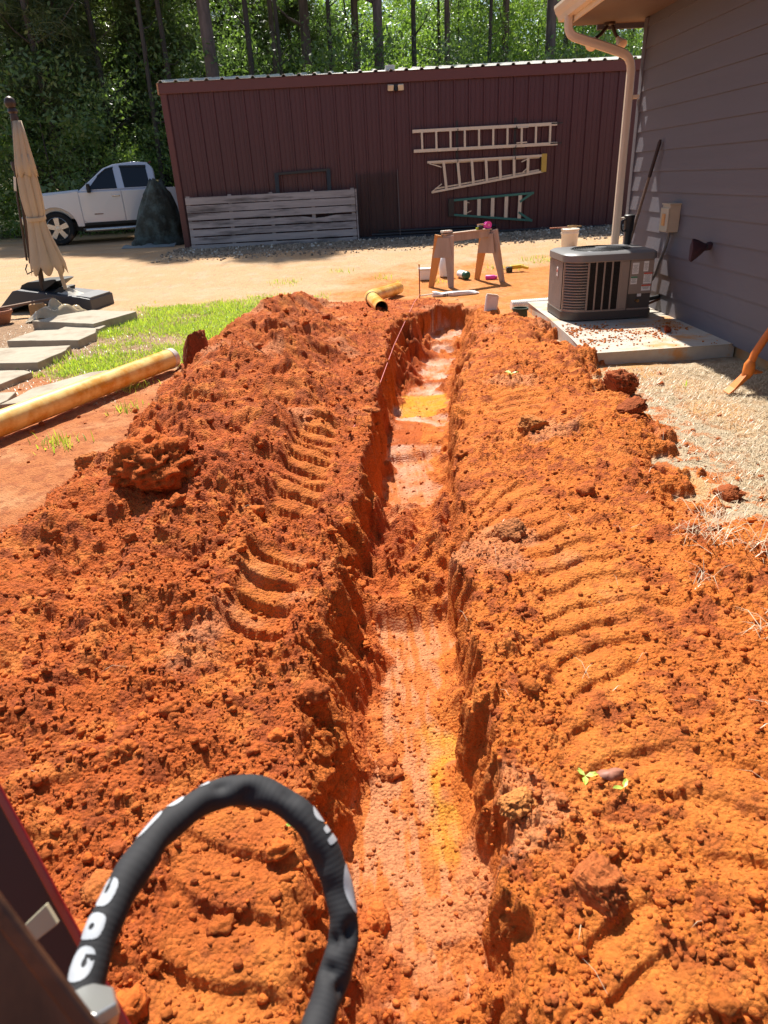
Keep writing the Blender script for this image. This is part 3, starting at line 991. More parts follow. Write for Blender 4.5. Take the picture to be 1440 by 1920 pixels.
# K-style gutter profile
gp = [(SX0 - .02, 2.885), (SX0 - .02, 2.76), (SX0 - .085, 2.76), (SX0 - .10, 2.80), (SX0 - .125, 2.835), (SX0 - .14, 2.87), (SX0 - .14, 2.895), (SX0 - .128, 2.895), (SX0 - .128, 2.872), (SX0 - .115, 2.84), (SX0 - .09, 2.805), (SX0 - .078, 2.772), (SX0 - .032, 2.772), (SX0 - .032, 2.885)]
gut = MB().prism(gp, Y0, EYE + .02, fr).build('gutter', M_cream, house)
MB().prism([gp[0], gp[1], gp[2], gp[3], gp[4], gp[5], gp[6]], EYE + .02, EYE + .026, fr).build('end_cap', M_cream, gut)
# downspout: rectangular with long elbows
dsp = [(2.16, 8.06, 2.765), (2.16, 8.06, 2.70), (2.165, 8.06, 2.655), (2.185, 8.055, 2.615), (2.22, 8.05, 2.59), (2.30, 8.05, 2.565), (2.50, 8.05, 2.505), (2.66, 8.05, 2.455), (2.74, 8.05, 2.425), (2.785, 8.05, 2.39), (2.81, 8.05, 2.34), (2.82, 8.05, 2.28), (2.82, 8.05, .62), (2.82, 8.05, .22)]


def rect_pipe(path, w, t, m, name, parent, corr=True):
    P = [Vector(p) for p in path]
    # resample so the elbows can be corrugated
    Q = []
    for a, b in zip(P[:-1], P[1:]):
        n = max(1, int((b - a).length / .012)) if (b - a).length < .12 else 2
        for i in range(n):
            Q.append((a.lerp(b, i / n), (b - a).length < .12))
    Q.append((P[-1], False))
    mb = MB()
    vs, fs = [], []
    n = 16
    for i, (p, el) in enumerate(Q):
        d = (Q[min(i + 1, len(Q) - 1)][0] - Q[max(i - 1, 0)][0]).normalized()
        y = Vector((0, 1, 0))
        x = y.cross(d).normalized()
        gr = (1 - .035 * (i % 2)) if el else 1
        for k in range(n):
            a = 2 * math.pi * (k + .5) / n
            cx, cy = math.cos(a), math.sin(a)
            q = max(abs(cx), abs(cy))
            ex = (cx / q) * .75 + cx * .25
            ey = (cy / q) * .75 + cy * .25
            fl = 1 - (.08 if k % 2 else 0)
            vs.append(p + x * ex * w / 2 * gr * fl + y * ey * t / 2 * gr * fl)
    for i in range(len(Q) - 1):
        for k in range(n):
            fs.append((i * n + k, i * n + (k + 1) % n, (i + 1) * n + (k + 1) % n, (i + 1) * n + k))
    fs.append(tuple((len(Q) - 1) * n + k for k in range(n)))
    mb.add(vs, fs)
    return mb.build(name, m, parent, smooth=True, angle=35)


ds = rect_pipe(dsp, .085, .07, M_cream, 'downspout', house)
MB().box((2.885, 8.05, 2.05), (.06, .095, .03)).build('strap', M_cream, ds)
MB().box((2.885, 8.05, .9), (.06, .095, .03)).build('strap', M_cream, ds)

# double flood lamp under the soffit
fl = thing('flood_lamp', 'twin bulb flood lamp hanging below the soffit behind the downspout', 'flood lamp', (2.62, 8.22, 2.72))
MB().lathe([(.055, 0), (.055, -.02), (.02, -.03)], (2.62, 8.22, 2.72), 16).build('mount', M_bronze, fl, smooth=True)
M_bulb = mat('bulb_glass', (.78, .62, .48), .25, var=.04)
for dx, sx in ((-.02, -1), (.03, .45)):
    a = Vector((2.62 + dx, 8.22, 2.69))
    b = a + Vector((.13 * sx, -.02, -.11))
    arm = MB().tube([a, a.lerp(b, .5) + Vector((0, 0, -.01)), b], .017, 10).build('lamp_arm', M_bronze, fl, smooth=True)
    ax = Vector((.55 * sx, -.6, -.65)).normalized()
    MB().lathe([(.02, -.01), (.028, .02), (.045, .06), (.058, .09), (.056, .098), (.04, .104), (.001, .108)], b, 18, ax).build('bulb', M_bulb, fl, smooth=True)

# electrical disconnect box with conduit
M_beige = mat('beige_steel', (.42, .36, .27), .5, var=.06)
bx = thing('disconnect_box', 'beige electrical disconnect box mounted on the plum siding', 'electrical box', (2.93, 6.8, .96))
MB().box((2.885, 6.80, .965), (.10, .17, .235)).build('cabinet', M_beige, bx, bevel=.005)
MB().box((2.828, 6.80, .955), (.014, .178, .20)).build('cover', M_beige, bx, bevel=.004)
MB().box((2.817, 6.80, .955), (.008, .06, .10)).build('warning_label', mat('label_orange', (.55, .27, .10), .5), bx)
MB().box((2.885, 6.80, 1.087), (.115, .185, .01)).build('drip_lid', M_beige, bx)
cpath = [(2.90, 6.83, .85), (2.90, 6.84, .78), (2.895, 6.87, .68), (2.88, 6.92, .56), (2.87, 6.95, .46), (2.85, 6.97, .40), (2.80, 6.98, .365), (2.74, 6.985, .362), (2.69, 6.985, .365)]
cp2 = []
for a, b in zip(cpath[:-1], cpath[1:]):
    for i in range(8):
        cp2.append(Vector(a).lerp(Vector(b), i / 8))
cp2.append(Vector(cpath[-1]))
tag(MB().tube(cp2, [.0135 + .0016 * (i % 2) for i in range(len(cp2))], 10).build('conduit', mat('conduit_grey', (.17, .145, .135), .5), None, smooth=True), 'grey flexible conduit running from wall box to the air conditioner', 'conduit')

# hooded outdoor tap in a purple cloth cover
fc = thing('tap_cover', 'dark purple cloth bag tied over an outdoor tap on the wall', 'tap cover', (2.94, 6.05, .78))
M_purp = mat('purple_cloth', (.045, .018, .026), .9, var=.25, scale=20, bump=.003, bscale=40)
rings = []
mb = MB()
prof = [(.0, .030, .030), (.05, .034, .032), (.065, .025, .024), (.10, .045, .032), (.15, .068, .036), (.20, .088, .034), (.215, .085, .028)]
vs, fs = [], []
n = 20
for i, (t, rz_, ry_) in enumerate(prof):
    for k in range(n):
        a = 2 * math.pi * k / n
        fold = 1 + .10 * math.sin(a * 5 + i)
        vs.append((2.95 - t * .95, 6.05 - t * .3 + math.cos(a) * ry_ * fold, .785 - t * .12 + math.sin(a) * rz_ * fold))
for i in range(len(prof) - 1):
    for k in range(n):
        fs.append((i * n + k, i * n + (k + 1) % n, (i + 1) * n + (k + 1) % n, (i + 1) * n + k))
fs.append(tuple((len(prof) - 1) * n + k for k in range(n)))
mb.add(vs, fs).build('cloth_bag', M_purp, fc, smooth=True, angle=60)
MB().lathe([(.028, -.004), (.031, 0), (.028, .006)], (2.886, 6.03, .778), 16, (-1, -.3, -.12)).build('tie_cord', M_dark, fc, smooth=True)

# ------------------------------------------------------------------ concrete pad and air conditioner
M_conc = mat('concrete', (.46, .415, .35), .9, var=.12, scale=12, bump=.0015, bscale=120, stain=(.55, .27, .10), stain_amt=.30, stain_scale=3.2)
pad = thing('concrete_pad', 'broom finished concrete pad under the air conditioner with red clay scattered on it', 'concrete pad', (2.35, 6.55, 0))
mb = MB()
rows = [(5.36, 1.74, 2.96), (6.0, 1.765, 2.96), (6.8, 1.80, 2.96), (7.86, 1.84, 2.96)]
vs = []
for z in (-.12, .1):
    for y, a, b in rows:
        vs += [(a, y, z), (b, y + (.06 if y < 5.5 else 0), z)]
fs = []
for i in range(3):
    fs += [(8 + 2 * i, 9 + 2 * i, 11 + 2 * i, 10 + 2 * i), (2 * i, 2 * i + 2, 10 + 2 * i, 8 + 2 * i), (2 * i + 1, 9 + 2 * i, 11 + 2 * i, 3 + 2 * i)]
fs += [(0, 8, 9, 1), (6, 7, 15, 14)]
mb.add(vs, fs).build('slab', M_conc, pad, bevel=.012)
# clay spilled on the pad
g_ = np.random.default_rng(77)
n = 12000
px = 1.78 + 1.1 * g_.random(n) ** 1.4
py = 5.42 + 1.1 * g_.random(n)
keep = (g_.random(n) < np.exp(-np.abs(py - 6.12 - .12 * np.sin(px * 7)) / .10) + .6 * np.exp(-np.abs(py - 5.75) / .08) * (px < 2.3) + .025) & (px > 1.80 + 0 * py)
px, py = px[keep], py[keep]
n = len(px)
r = .0015 + .011 * g_.random(n) ** 7
P = np.einsum('nij,nkj->nki', rand_rot(n, g_), V0[None] * (1 + .5 * (g_.random((n, len(V0), 1)) - .5))) * r[:, None, None]
P[..., 2] *= .7
P += np.stack([px, py, .1 + r * .35], 1)[:, None]
c = np.array([[.54, .16, .035]]) * (.6 + .7 * g_.random((n, 1)))
stuff(np_mesh('pad_clay', P.reshape(-1, 3), (F0[None] + (np.arange(n) * len(V0))[:, None, None]).reshape(-1, 3), crumb_m, col=np.repeat(c, len(V0), 0), attrs={'wet': np.zeros(n * len(V0))}))

M_ac = mat('condenser_brown', (.30, .235, .19), .42, metal=.2, var=.05)
M_acb = mat('condenser_dark', (.07, .055, .046), .5, var=.1)
M_actop = mat('condenser_top', (.18, .178, .18), .38, metal=.2, var=.05)
M_coil = mat('coil', (.03, .023, .019), .6, metal=.3, var=.2)
M_white = mat('white_label', (.72, .70, .66), .5, var=.03)
M_ink = mat('ink', (.05, .05, .05), .6)
M_red = mat('label_red', (.55, .07, .03), .5)
ax0, ax1, ay0, ay1 = 1.90, 2.72, 6.62, 7.30
zb0, zt0 = .10, .715
ac = thing('air_conditioner', 'brown outdoor air conditioner condenser with fan grille on top', 'air conditioner', ((ax0 + ax1) / 2, (ay0 + ay1) / 2, .10))


def rrect(x0, x1, y0, y1, r, n=8, rs=None):
    out = []
    rr = rs or [r] * 4
    for (cx, cy, a0), q in zip(((x0, y0, 180), (x1, y0, 270), (x1, y1, 0), (x0, y1, 90)), rr):
        ox = cx + (q if cx == x0 else -q)
        oy = cy + (q if cy == y0 else -q)
        for i in range(n + 1):
            a = R(a0 + 90 * i / n)
            out.append((ox + q * math.cos(a), oy + q * math.sin(a)))
    return out


RS = [.16, .05, .05, .10]
MB().prism(rrect(ax0 - .012, ax1 + .012, ay0 - .012, ay1 + .012, .1, rs=RS), zb0 + .012, zb0 + .085).build('base_pan', M_acb, ac, smooth=True)
for fx, fy in ((ax0 + .12, ay0 + .14), (ax1 - .08, ay0 + .08), (ax1 - .08, ay1 - .08), (ax0 + .1, ay1 - .1)):
    MB().lathe([(.04, 0), (.04, .015)], (fx, fy, .10), 10).build('foot', M_acb, ac)
MB().prism(rrect(ax0 + .02, ax1 - .02, ay0 + .02, ay1 - .02, .1, rs=[.14, .04, .04, .09]), zb0 + .085, zt0 - .07).build('coil', M_coil, ac, smooth=True)
# top cover: rounded lid with a round opening
lid = MB()
o_out = rrect(ax0 - .018, ax1 + .018, ay0 - .018, ay1 + .018, .1, rs=[.17, .06, .06, .11])
o_in = rrect(ax0 + .012, ax1 - .012, ay0 + .012, ay1 - .012, .1, rs=[.15, .05, .05, .10])
nO = len(o_out)
ccx, ccy, crr = (ax0 + ax1) / 2 - .005, (ay0 + ay1) / 2, .285
loop = []
for (x, y) in o_in:
    a = math.atan2(y - ccy, x - ccx)
    loop.append((ccx + crr * math.cos(a), ccy + crr * math.sin(a)))
vs = [(x, y, zt0 - .075) for x, y in o_out] + [(x, y, zt0 - .018) for x, y in o_out] + [(x, y, zt0) for x, y in o_in] + [(x, y, zt0 + .003) for x, y in loop] + [(x, y, zt0 - .05) for x, y in loop]
fs = []
for q in range(4):
    for i in range(nO):
        fs.append((q * nO + i, q * nO + (i + 1) % nO, (q + 1) * nO + (i + 1) % nO, (q + 1) * nO + i))
lid.add(vs, fs).build('top_cover', M_actop, ac, smooth=True, angle=50)
gr_ = MB()
for q in range(11):
    rr_ = .05 + .022 * q
    gr_.tube([(ccx + rr_ * math.cos(a), ccy + rr_ * math.sin(a), zt0 + .012 - .006 * (q / 10)) for a in np.linspace(0, 2 * math.pi, 33)], .0028, 5, caps=False)
for q in range(24):
    a = 2 * math.pi * q / 24
    gr_.tube([(ccx + .05 * math.cos(a), ccy + .05 * math.sin(a), zt0 + .009), (ccx + .285 * math.cos(a), ccy + .285 * math.sin(a), zt0 + .003)], .0028, 5)
gr_.build('fan_grille', M_dark, ac, smooth=True)
MB().lathe([(.055, 0), (.055, .012), (.001, .016)], (ccx, ccy, zt0 + .004), 16).build('hub_plate', M_actop, ac, smooth=True)
fb = MB()
for q in range(3):
    a = q * 2.094
    for (r0, r1, w) in ((.04, .26, .085),):
        d, s_ = Vector((math.cos(a), math.sin(a), 0)), Vector((-math.sin(a), math.cos(a), 0))
        o_ = Vector((ccx, ccy, zt0 - .05))
        fb.add([o_ + d * r0 - s_ * w * .5 + Vector((0, 0, .02)), o_ + d * r1 - s_ * w + Vector((0, 0, .03)), o_ + d * r1 + s_ * w - Vector((0, 0, .02)), o_ + d * r0 + s_ * w * .5 - Vector((0, 0, .02))], [(0, 1, 2, 3)])
fb.build('fan_blade', mat('fan_metal', (.5, .5, .52), .35, metal=.8), ac)
# louvred rounded corner facing the camera
zl0, zl1 = zb0 + .10, zt0 - .085
cx_, cy_, cr_ = ax0 + .16, ay0 + .16, .16
nl = 17
for q in range(nl):
    z = zl0 + (zl1 - zl0) * (q + .5) / nl
    vs, fs = [], []
    A_ = np.linspace(R(200), R(284), 9)
    for a in A_:
        for (rr_, dz) in ((.150, .006), (.168, -.004), (.168, -.012), (.150, -.001)):
            vs.append((cx_ + rr_ * math.cos(a), cy_ + rr_ * math.sin(a), z + dz))
    for i in range(8):
        for j in range(4):
            fs.append((i * 4 + j, i * 4 + (j + 1) % 4, (i + 1) * 4 + (j + 1) % 4, (i + 1) * 4 + j))
    MB().add(vs, fs).build('louvre', M_ac, ac)
for a in (R(198), R(285)):
    p = Vector((cx_ + .163 * math.cos(a), cy_ + .163 * math.sin(a), 0))
    MB().box((p.x, p.y, (zl0 + zl1) / 2), (.018, .018, zl1 - zl0 + .01)).build('corner_post', M_ac, ac, bevel=.003)
MB().prism(rrect(ax0 - .004, ax1 + .004, ay0 - .004, ay1 + .004, .1, rs=[.162, .05, .05, .1]), zl1, zt0 - .07).build('top_band', M_ac, ac, smooth=True)
MB().prism(rrect(ax0 - .004, ax1 + .004, ay0 - .004, ay1 + .004, .1, rs=[.162, .05, .05, .1]), zb0 + .082, zl0).build('bottom_band', M_ac, ac, smooth=True)
# left side: wire guard over the coil
wg = MB()
for z in np.arange(zl0 + .006, zl1, .0125):
    wg.box((ax0 - .001, (ay0 + .16 + ay1 - .06) / 2, z), (.005, ay1 - ay0 - .22, .0035))
for y in np.arange(ay0 + .16, ay1 - .05, .024):
    wg.box((ax0 - .003, y, (zl0 + zl1) / 2), (.005, .005, zl1 - zl0))
stuff(wg.build('wire_guard', mat('guard_metal', (.50, .46, .43), .4, metal=.5), ac))
# emblem plate
MB().box((ax0 - .010, ay0 + .30, zl1 - .10), (.006, .035, .085)).build('emblem_plate', M_white, ac, bevel=.002)
MB().lathe([(.013, 0), (.013, .004)], (ax0 - .012, ay0 + .30, zl1 - .09), 14, (-1, 0, 0)).build('emblem_disc', M_red, ac)
# front: coil panels of fine fins between posts
fx0, fx1 = ax0 + .20, ax0 + .50
for q in range(5):
    x = fx0 + (fx1 - fx0) * q / 4
    MB().box((x, ay0 + .003, (zl0 + zl1) / 2), (.015, .012, zl1 - zl0)).build('front_post', M_ac, ac, bevel=.002)
for q in range(4):
    x = fx0 + (fx1 - fx0) * (q + .5) / 4
    ff = MB()
    for z in np.arange(zl0 + .005, zl1, .0115):
        ff.box((x, ay0 + .010, z), (.060, .008, .0042))
    stuff(ff.build('coil_fins', M_coil, ac))
MB().box((ax0 + .545, ay0 + .006, (zl0 + zl1) / 2), (.075, .018, zl1 - zl0)).build('side_panel', M_ac, ac, bevel=.004)
MB().box((ax0 + .585, ay0 + .004, (zl0 + zl1) / 2 - .01), (.008, .022, zl1 - zl0 + .03)).build('panel_seam', M_acb, ac)
MB().box((ax0 + .70, ay0 + .006, zl1 - .15), (.22, .02, .30)).build('access_panel', M_ac, ac, bevel=.006)
MB().box((ax0 + .70, ay0 + .016, zl0 + .085), (.22, .012, .19)).build('service_panel', M_acb, ac, bevel=.004)
MB().box((ax0 + .70, ay0 + .006, zl0 + .12), (.035, .012, .03)).build('valve_label', M_white, ac)
MB().tube([(ax0 + .68, ay0 + .01, zl0 + .07), (ax0 + .68, ay0 - .035, zl0 + .07)], .014, 10).build('valve', mat('brass', (.35, .2, .08), .4, metal=.8), ac, smooth=True)


def sticker(x, z, w, h, lines, band=None):
    s_ = MB().box((x, ay0 - .0055, z), (w, .002, h)).build('label_sheet', M_white, ac)
    if band:
        MB().box((x, ay0 - .0075, z + h / 2 - .008), (w, .002, .014)).build('label_band', band, s_)
    ln = MB()
    for q in range(lines):
        zz = z + h / 2 - .022 - q * (h - .03) / max(1, lines)
        ln.box((x - w * .04, ay0 - .0072, zz), (w * (.8 - .25 * ((q * 7) % 3) / 2), .0012, .0022))
    ln.build('print_lines', M_ink, s_)


sticker(ax0 + .638, zl1 - .07, .060, .10, 7)
sticker(ax0 + .632, zl1 - .175, .060, .07, 5, mat('label_green', (.05, .20, .09), .5))
sticker(ax0 + .735, zl1 - .055, .045, .09, 6)
sticker(ax0 + .760, zl1 - .16, .078, .10, 7, M_red)
sticker(ax0 + .752, zl1 - .245, .085, .055, 3, M_red)
# insulated line set going into the wall
ls = thing('refrigerant_line', 'black insulated refrigerant line from the air conditioner into the wall base', 'pipe', (2.8, 6.95, .2))
MB().tube([(2.70, 6.93, .215), (2.76, 6.93, .212), (2.84, 6.95, .222), (2.95, 6.97, .235)], .022, 12).build('insulation', M_dark, ls, smooth=True)
MB().tube([(2.70, 6.90, .175), (2.78, 6.91, .165), (2.86, 6.93, .19), (2.95, 6.95, .215)], .011, 10).build('copper_line', mat('dull_copper', (.16, .07, .04), .45, metal=.6), ls, smooth=True)

# tall black tumbler standing on the far corner of the condenser
tb = thing('tumbler', 'tall matte black travel tumbler with handle standing on top of the air conditioner', 'tumbler', (2.66, 7.22, zt0))
MB().lathe([(.030, 0), (.032, .01), (.034, .10), (.044, .13), (.049, .24), (.050, .25)], (2.655, 7.22, zt0 + .001), 24).build('cup', M_dark, tb, smooth=True)
MB().lathe([(.052, .25), (.052, .268), (.045, .274), (.001, .276)], (2.655, 7.22, zt0), 24).build('lid', M_dark, tb, smooth=True)
MB().tube([(2.61, 7.20, zt0 + .235), (2.578, 7.19, zt0 + .228), (2.567, 7.185, zt0 + .20), (2.569, 7.185, zt0 + .15), (2.585, 7.19, zt0 + .13), (2.615, 7.20, zt0 + .13)], .009, 8).build('handle', M_dark, tb, smooth=True)

# long handled tool leaning on the wall
tl = thing('leaning_tool', 'long wooden garden tool handle with dark grip leaning on the plum siding', 'garden tool', (2.74, 7.62, .1))
A_, B_ = Vector((2.70, 7.62, .10)), Vector((2.905, 7.30, 1.63))
MB().tube([A_ + (B_ - A_) * t for t in (.06, .3, .6, .80)], .014, 12).build('shaft', mat('worn_wood', (.16, .105, .075), .7, var=.3, scale=20, stretch=(1, 1, .1)), tl, smooth=True)
MB().tube([A_ + (B_ - A_) * t for t in (.79, .80, .90, .985, 1.0)], [.015, .0175, .0165, .0175, .011], 12).build('grip', mat('grip_rubber', (.03, .016, .016), .7), tl, smooth=True)
MB().box(A_ + Vector((0, 0, .04)), (.02, .16, .08)).build('tool_head', M_acb, tl, bevel=.004)

# orange clay-caked mattock leaning at the right edge of the picture
mk = thing('mattock', 'mattock with orange painted head stuck in dry straw beside the house wall', 'mattock', (2.55, 4.45, 0))
M_or = mat('orange_clayed', (.72, .20, .022), .55, var=.25, scale=14, stain=(.42, .13, .03), stain_amt=.5, stain_scale=8)
pth = [(2.405, 4.42, .012), (2.45, 4.43, .04), (2.50, 4.44, .085), (2.545, 4.45, .125)]
mb = MB()
vs, fs = [], []
for i, p in enumerate(pth):
    w = (.042, .040, .034, .030)[i]
    t_ = (.004, .007, .012, .016)[i]
    for sx, sz in ((-1, -1), (1, -1), (1, 1), (-1, 1)):
        vs.append((p[0] - sz * t_ * .7, p[1] + sx * w, p[2] + sz * t_ * .8))
for i in range(3):
    for j in range(4):
        fs.append((i * 4 + j, i * 4 + (j + 1) % 4, (i + 1) * 4 + (j + 1) % 4, (i + 1) * 4 + j))
fs += [(3, 2, 1, 0), (12, 13, 14, 15)]
mb.add(vs, fs).build('blade', M_or, mk, bevel=.003)
MB().tube([(2.535, 4.45, .10), (2.55, 4.45, .14), (2.55, 4.45, .19), (2.555, 4.45, .22)], [.028, .038, .036, .022], 12).build('socket', M_or, mk, smooth=True)
MB().tube([(2.553, 4.45, .19), (2.57, 4.45, .26), (2.61, 4.45, .34), (2.68, 4.46, .46), (2.86, 4.48, .78)], [.024, .025, .025, .024, .022], 12).build('handle', mat('orange_handle', (.66, .17, .02), .6, var=.25, scale=12, stain=(.30, .09, .03), stain_amt=.4), mk, smooth=True)
MB().tube([(2.55, 4.45, .155), (2.60, 4.45, .135), (2.645, 4.45, .13)], [.02, .016, .006], 8).build('pick', M_or, mk, smooth=True)

# ------------------------------------------------------------------ the metal shed across the drive
M_maroon = mat('maroon_steel', (.074, .0185, .023), .45, var=.08, scale=2.5, bump=.0008, bscale=3, stretch=(1, 1, .25))
M_marfas = mat('maroon_trim', (.11, .029, .027), .45, var=.08)
M_roof = mat('galvanized', (.70, .68, .64), .35, metal=.3, var=.08)
BY = 16.3
BX0, BX1, BZ0, BZ1 = -3.83, 6.4, .22, 3.18
BD = 4.4
shed = thing('metal_shed', 'long maroon ribbed metal shed with pale roof edge in its own shade', 'shed', ((BX0 + BX1) / 2, BY, BZ0))
RIB = .3085


def rib_panel(x0, nrib):
    mb = MB()
    prof = [(0, 0)]
    for q in range(nrib):
        b = q * RIB
        prof += [(b + .005, 0), (b + .018, -.032), (b + .048, -.032), (b + .061, 0), (b + .145, 0), (b + .15, -.006), (b + .165, -.006), (b + .17, 0), (b + .235, 0), (b + .24, -.006), (b + .255, -.006), (b + .26, 0)]
    prof.append((nrib * RIB, 0))
    prof = [p for p in prof if p[0] + x0 <= BX1]
    vs = [(x0 + a, BY + d, BZ0) for a, d in prof] + [(x0 + a, BY + d, BZ1) for a, d in prof]
    n = len(prof)
    mb.add(vs, [(i, i + 1, n + i + 1, n + i) for i in range(n - 1)])
    return mb


x = BX0 + .03
while x < BX1 - .3:
    rib_panel(x, 3).build('wall_panel', M_maroon, shed)
    x += 3 * RIB
MB().box(((BX0 + BX1) / 2, BY + BD / 2 + .03, (BZ0 + BZ1) / 2 + .05), (BX1 - BX0 - .02, BD - .04, BZ1 - BZ0)).build('shed_core', M_maroon, shed)
MB().box((BX0 + .005, BY - .012, (BZ0 + BZ1) / 2), (.12, .06, BZ1 - BZ0)).build('corner_trim', M_marfas, shed, bevel=.004)
MB().box((BX0 - .008, BY + .05, (BZ0 + BZ1) / 2), (.02, .12, BZ1 - BZ0)).build('corner_trim', M_marfas, shed)
MB().box(((BX0 + BX1) / 2 - .02, BY - .055, BZ1 + .075), (BX1 - BX0 + .1, .035, .19)).build('eave_trim', M_marfas, shed, bevel=.006)
MB().box(((BX0 + BX1) / 2, BY + .01, BZ0 + .02), (BX1 - BX0, .03, .05)).build('base_trim', M_marfas, shed)
MB().box((BX0 - .075, BY - .01, BZ1 + .07), (.03, .14, .20)).build('gutter_end', mat('rust_trim', (.42, .22, .12), .6), shed)


def roof_sheet(x0, nrib):
    prof = [(0, 0)]
    for q in range(nrib):
        b = q * RIB
        prof += [(b + .02, 0), (b + .045, .035), (b + .085, .035), (b + .11, 0)]
    prof.append((nrib * RIB, 0))
    prof = [p for p in prof if p[0] + x0 <= BX1 + .1]
    n = len(prof)
    L_ = [(BY - .105, BZ1 + .176), (BY + BD / 2, BZ1 + .472), (BY + BD + .1, BZ1 + .176)]
    vs = [(x0 + a, yy, zz + d) for yy, zz in L_ for a, d in prof]
    fs = [(j * n + i, j * n + i + 1, (j + 1) * n + i + 1, (j + 1) * n + i) for j in range(2) for i in range(n - 1)]
    return MB().add(vs, fs)


x = BX0 - .06
while x < BX1 - .2:
    roof_sheet(x, 3).build('roof_sheet', M_roof, shed, solid=.006)
    x += 3 * RIB

fl2 = thing('security_light', 'twin head cream security light fixed high on the maroon shed wall', 'security light', (.89, 16.2, 3.06))
MB().box((.885, 16.235, 3.075), (.07, .09, .09)).build('junction_box', M_dark, fl2, bevel=.006)
MB().lathe([(.028, 0), (.034, .03), (.03, .07), (.001, .085)], (.885, 16.19, 3.07), 12, (0, -.5, -1)).build('sensor', M_dark, fl2, smooth=True)
M_creamp = mat('cream_plastic', (.62, .52, .38), .4)
for s_ in (-1, 1):
    h_ = MB().box((.885 + s_ * .105, 16.17, 3.065), (.115, .06, .105), Matrix.Rotation(R(-12 * s_), 3, 'Z') @ Matrix.Rotation(R(20), 3, 'X')).build('lamp_head', M_creamp, fl2, bevel=.008)
    MB().tube([(.885 + s_ * .03, 16.2, 3.075), (.885 + s_ * .075, 16.19, 3.07)], .013, 8).build('swivel', M_dark, fl2, smooth=True)
rb = thing('roof_box', 'small pale box sitting on the eave of the shed roof', 'box', (.79, 16.34, 3.36))
MB().box((.79, 16.37, 3.425), (.19, .12, .095)).build('case', mat('pale_grey', (.50, .51, .50), .5), rb, bevel=.006)
MB().box((.79, 16.30, 3.42), (.15, .012, .06)).build('face_plate', mat('pale_face', (.42, .46, .45), .3), rb)
MB().box((.93, 16.37, 3.375), (.12, .03, .015)).build('bracket', M_creamp, rb)
# ------------------------------------------------------------------ ladders and clutter along the shed
M_alu = mat('aluminium', (.64, .55, .44), .42, metal=.35, var=.08, scale=10)
M_ygr = mat('yellow_plastic', (.50, .33, .06), .5)
M_green = mat('green_fibreglass', (.035, .17, .135), .45, var=.12, scale=12)
WY = 16.185
l1 = thing('extension_ladder', 'long straight aluminium ladder with ten rungs hung highest on the shed wall', 'ladder', (2.7, WY, 1.9))
for (xa, xb, z0, z1) in ((1.20, 4.22, 2.27, 2.275), (1.22, 4.25, 1.905, 1.91)):
    MB().bar((xa, WY, z0), (xb, WY, z1), .035, .062, (0, 0, 1)).build('rail', M_alu, l1, bevel=.004)
for q in range(10):
    xx = 1.40 + q * .2985
    MB().bar((xx, WY, 1.93), (xx - .005, WY, 2.25), .042, .034, (0, 1, 0)).build('rung', M_alu, l1, bevel=.004)
for z in (1.905, 2.272):
    MB().bar((4.10, WY - .012, z + .012), (4.34, WY - .012, z + .016), .016, .026, (0, 0, 1)).build('rail_tip', M_dark, l1)
MB().bar((3.40, WY - .03, 2.235), (3.62, WY - .03, 2.24), .012, .018, (0, 0, 1)).build('lock_bar', M_alu, l1)
MB().bar((3.38, WY - .03, 1.96), (3.60, WY - .03, 1.965), .012, .022, (0, 0, 1)).build('lock_bar', M_alu, l1)
for i, xx in enumerate((2.14, 3.36)):
    hk = thing('wall_hook', ('black hook strap holding the left part of the longest ladder', 'black hook strap holding the right part of the longest ladder')[i], 'hook', (xx, 16.25, 2.3), group='hook straps on the shed wall')
    MB().box((xx, 16.262, 1.95), (.045, .012, .95)).build('back_strap', M_dark, hk)
    for z in (2.225, 1.865, 1.66):
        MB().tube([(xx, 16.26, z), (xx, 16.12, z), (xx, 16.11, z + .05)], .009, 8).build('hook', M_dark, hk)

l2 = thing('step_ladder', 'silver tapering stepladder hung in the middle below the long ladder', 'ladder', (2.8, WY, 1.1), group='folding stepladders on the shed wall')
def lerp(a, b, t):
    return Vector(a).lerp(Vector(b), t)
ta, tb_ = (1.50, WY, 1.685), (3.98, WY, 1.70)
ba, bb = (1.58, WY, 1.105), (3.98, WY, 1.40)
MB().bar(ta, tb_, .03, .045).build('rail', M_alu, l2, bevel=.003)
MB().bar(ba, bb, .03, .045).build('rail', M_alu, l2, bevel=.003)
MB().bar((1.62, WY + .05, 1.66), (3.9, WY + .05, 1.67), .025, .03).build('rear_rail', M_alu, l2)
MB().bar((1.66, WY + .05, 1.17), (3.9, WY + .05, 1.43), .025, .03).build('rear_rail', M_alu, l2)
for q in range(7):
    t = .135 + q * .121
    a, b = lerp(ba, bb, t), lerp(ta, tb_, t + .003)
    MB().bar(a, b, .055, .028, (0, 1, 0)).build('step', M_alu, l2, bevel=.003)
MB().bar((3.985, WY, 1.385), (3.985, WY, 1.735), .11, .05, (0, 1, 0)).build('top_cap', M_ygr, l2, bevel=.006)
for (a, b) in (((1.58, WY - .02, 1.11), (1.80, WY - .02, 1.26)), ((1.54, WY - .02, 1.66), (1.80, WY - .02, 1.58)), ((3.50, WY - .02, 1.60), (3.66, WY - .02, 1.66)), ((3.52, WY - .02, 1.39), (3.66, WY - .02, 1.50))):
    MB().bar(a, b, .02, .02).build('brace', M_alu, l2)

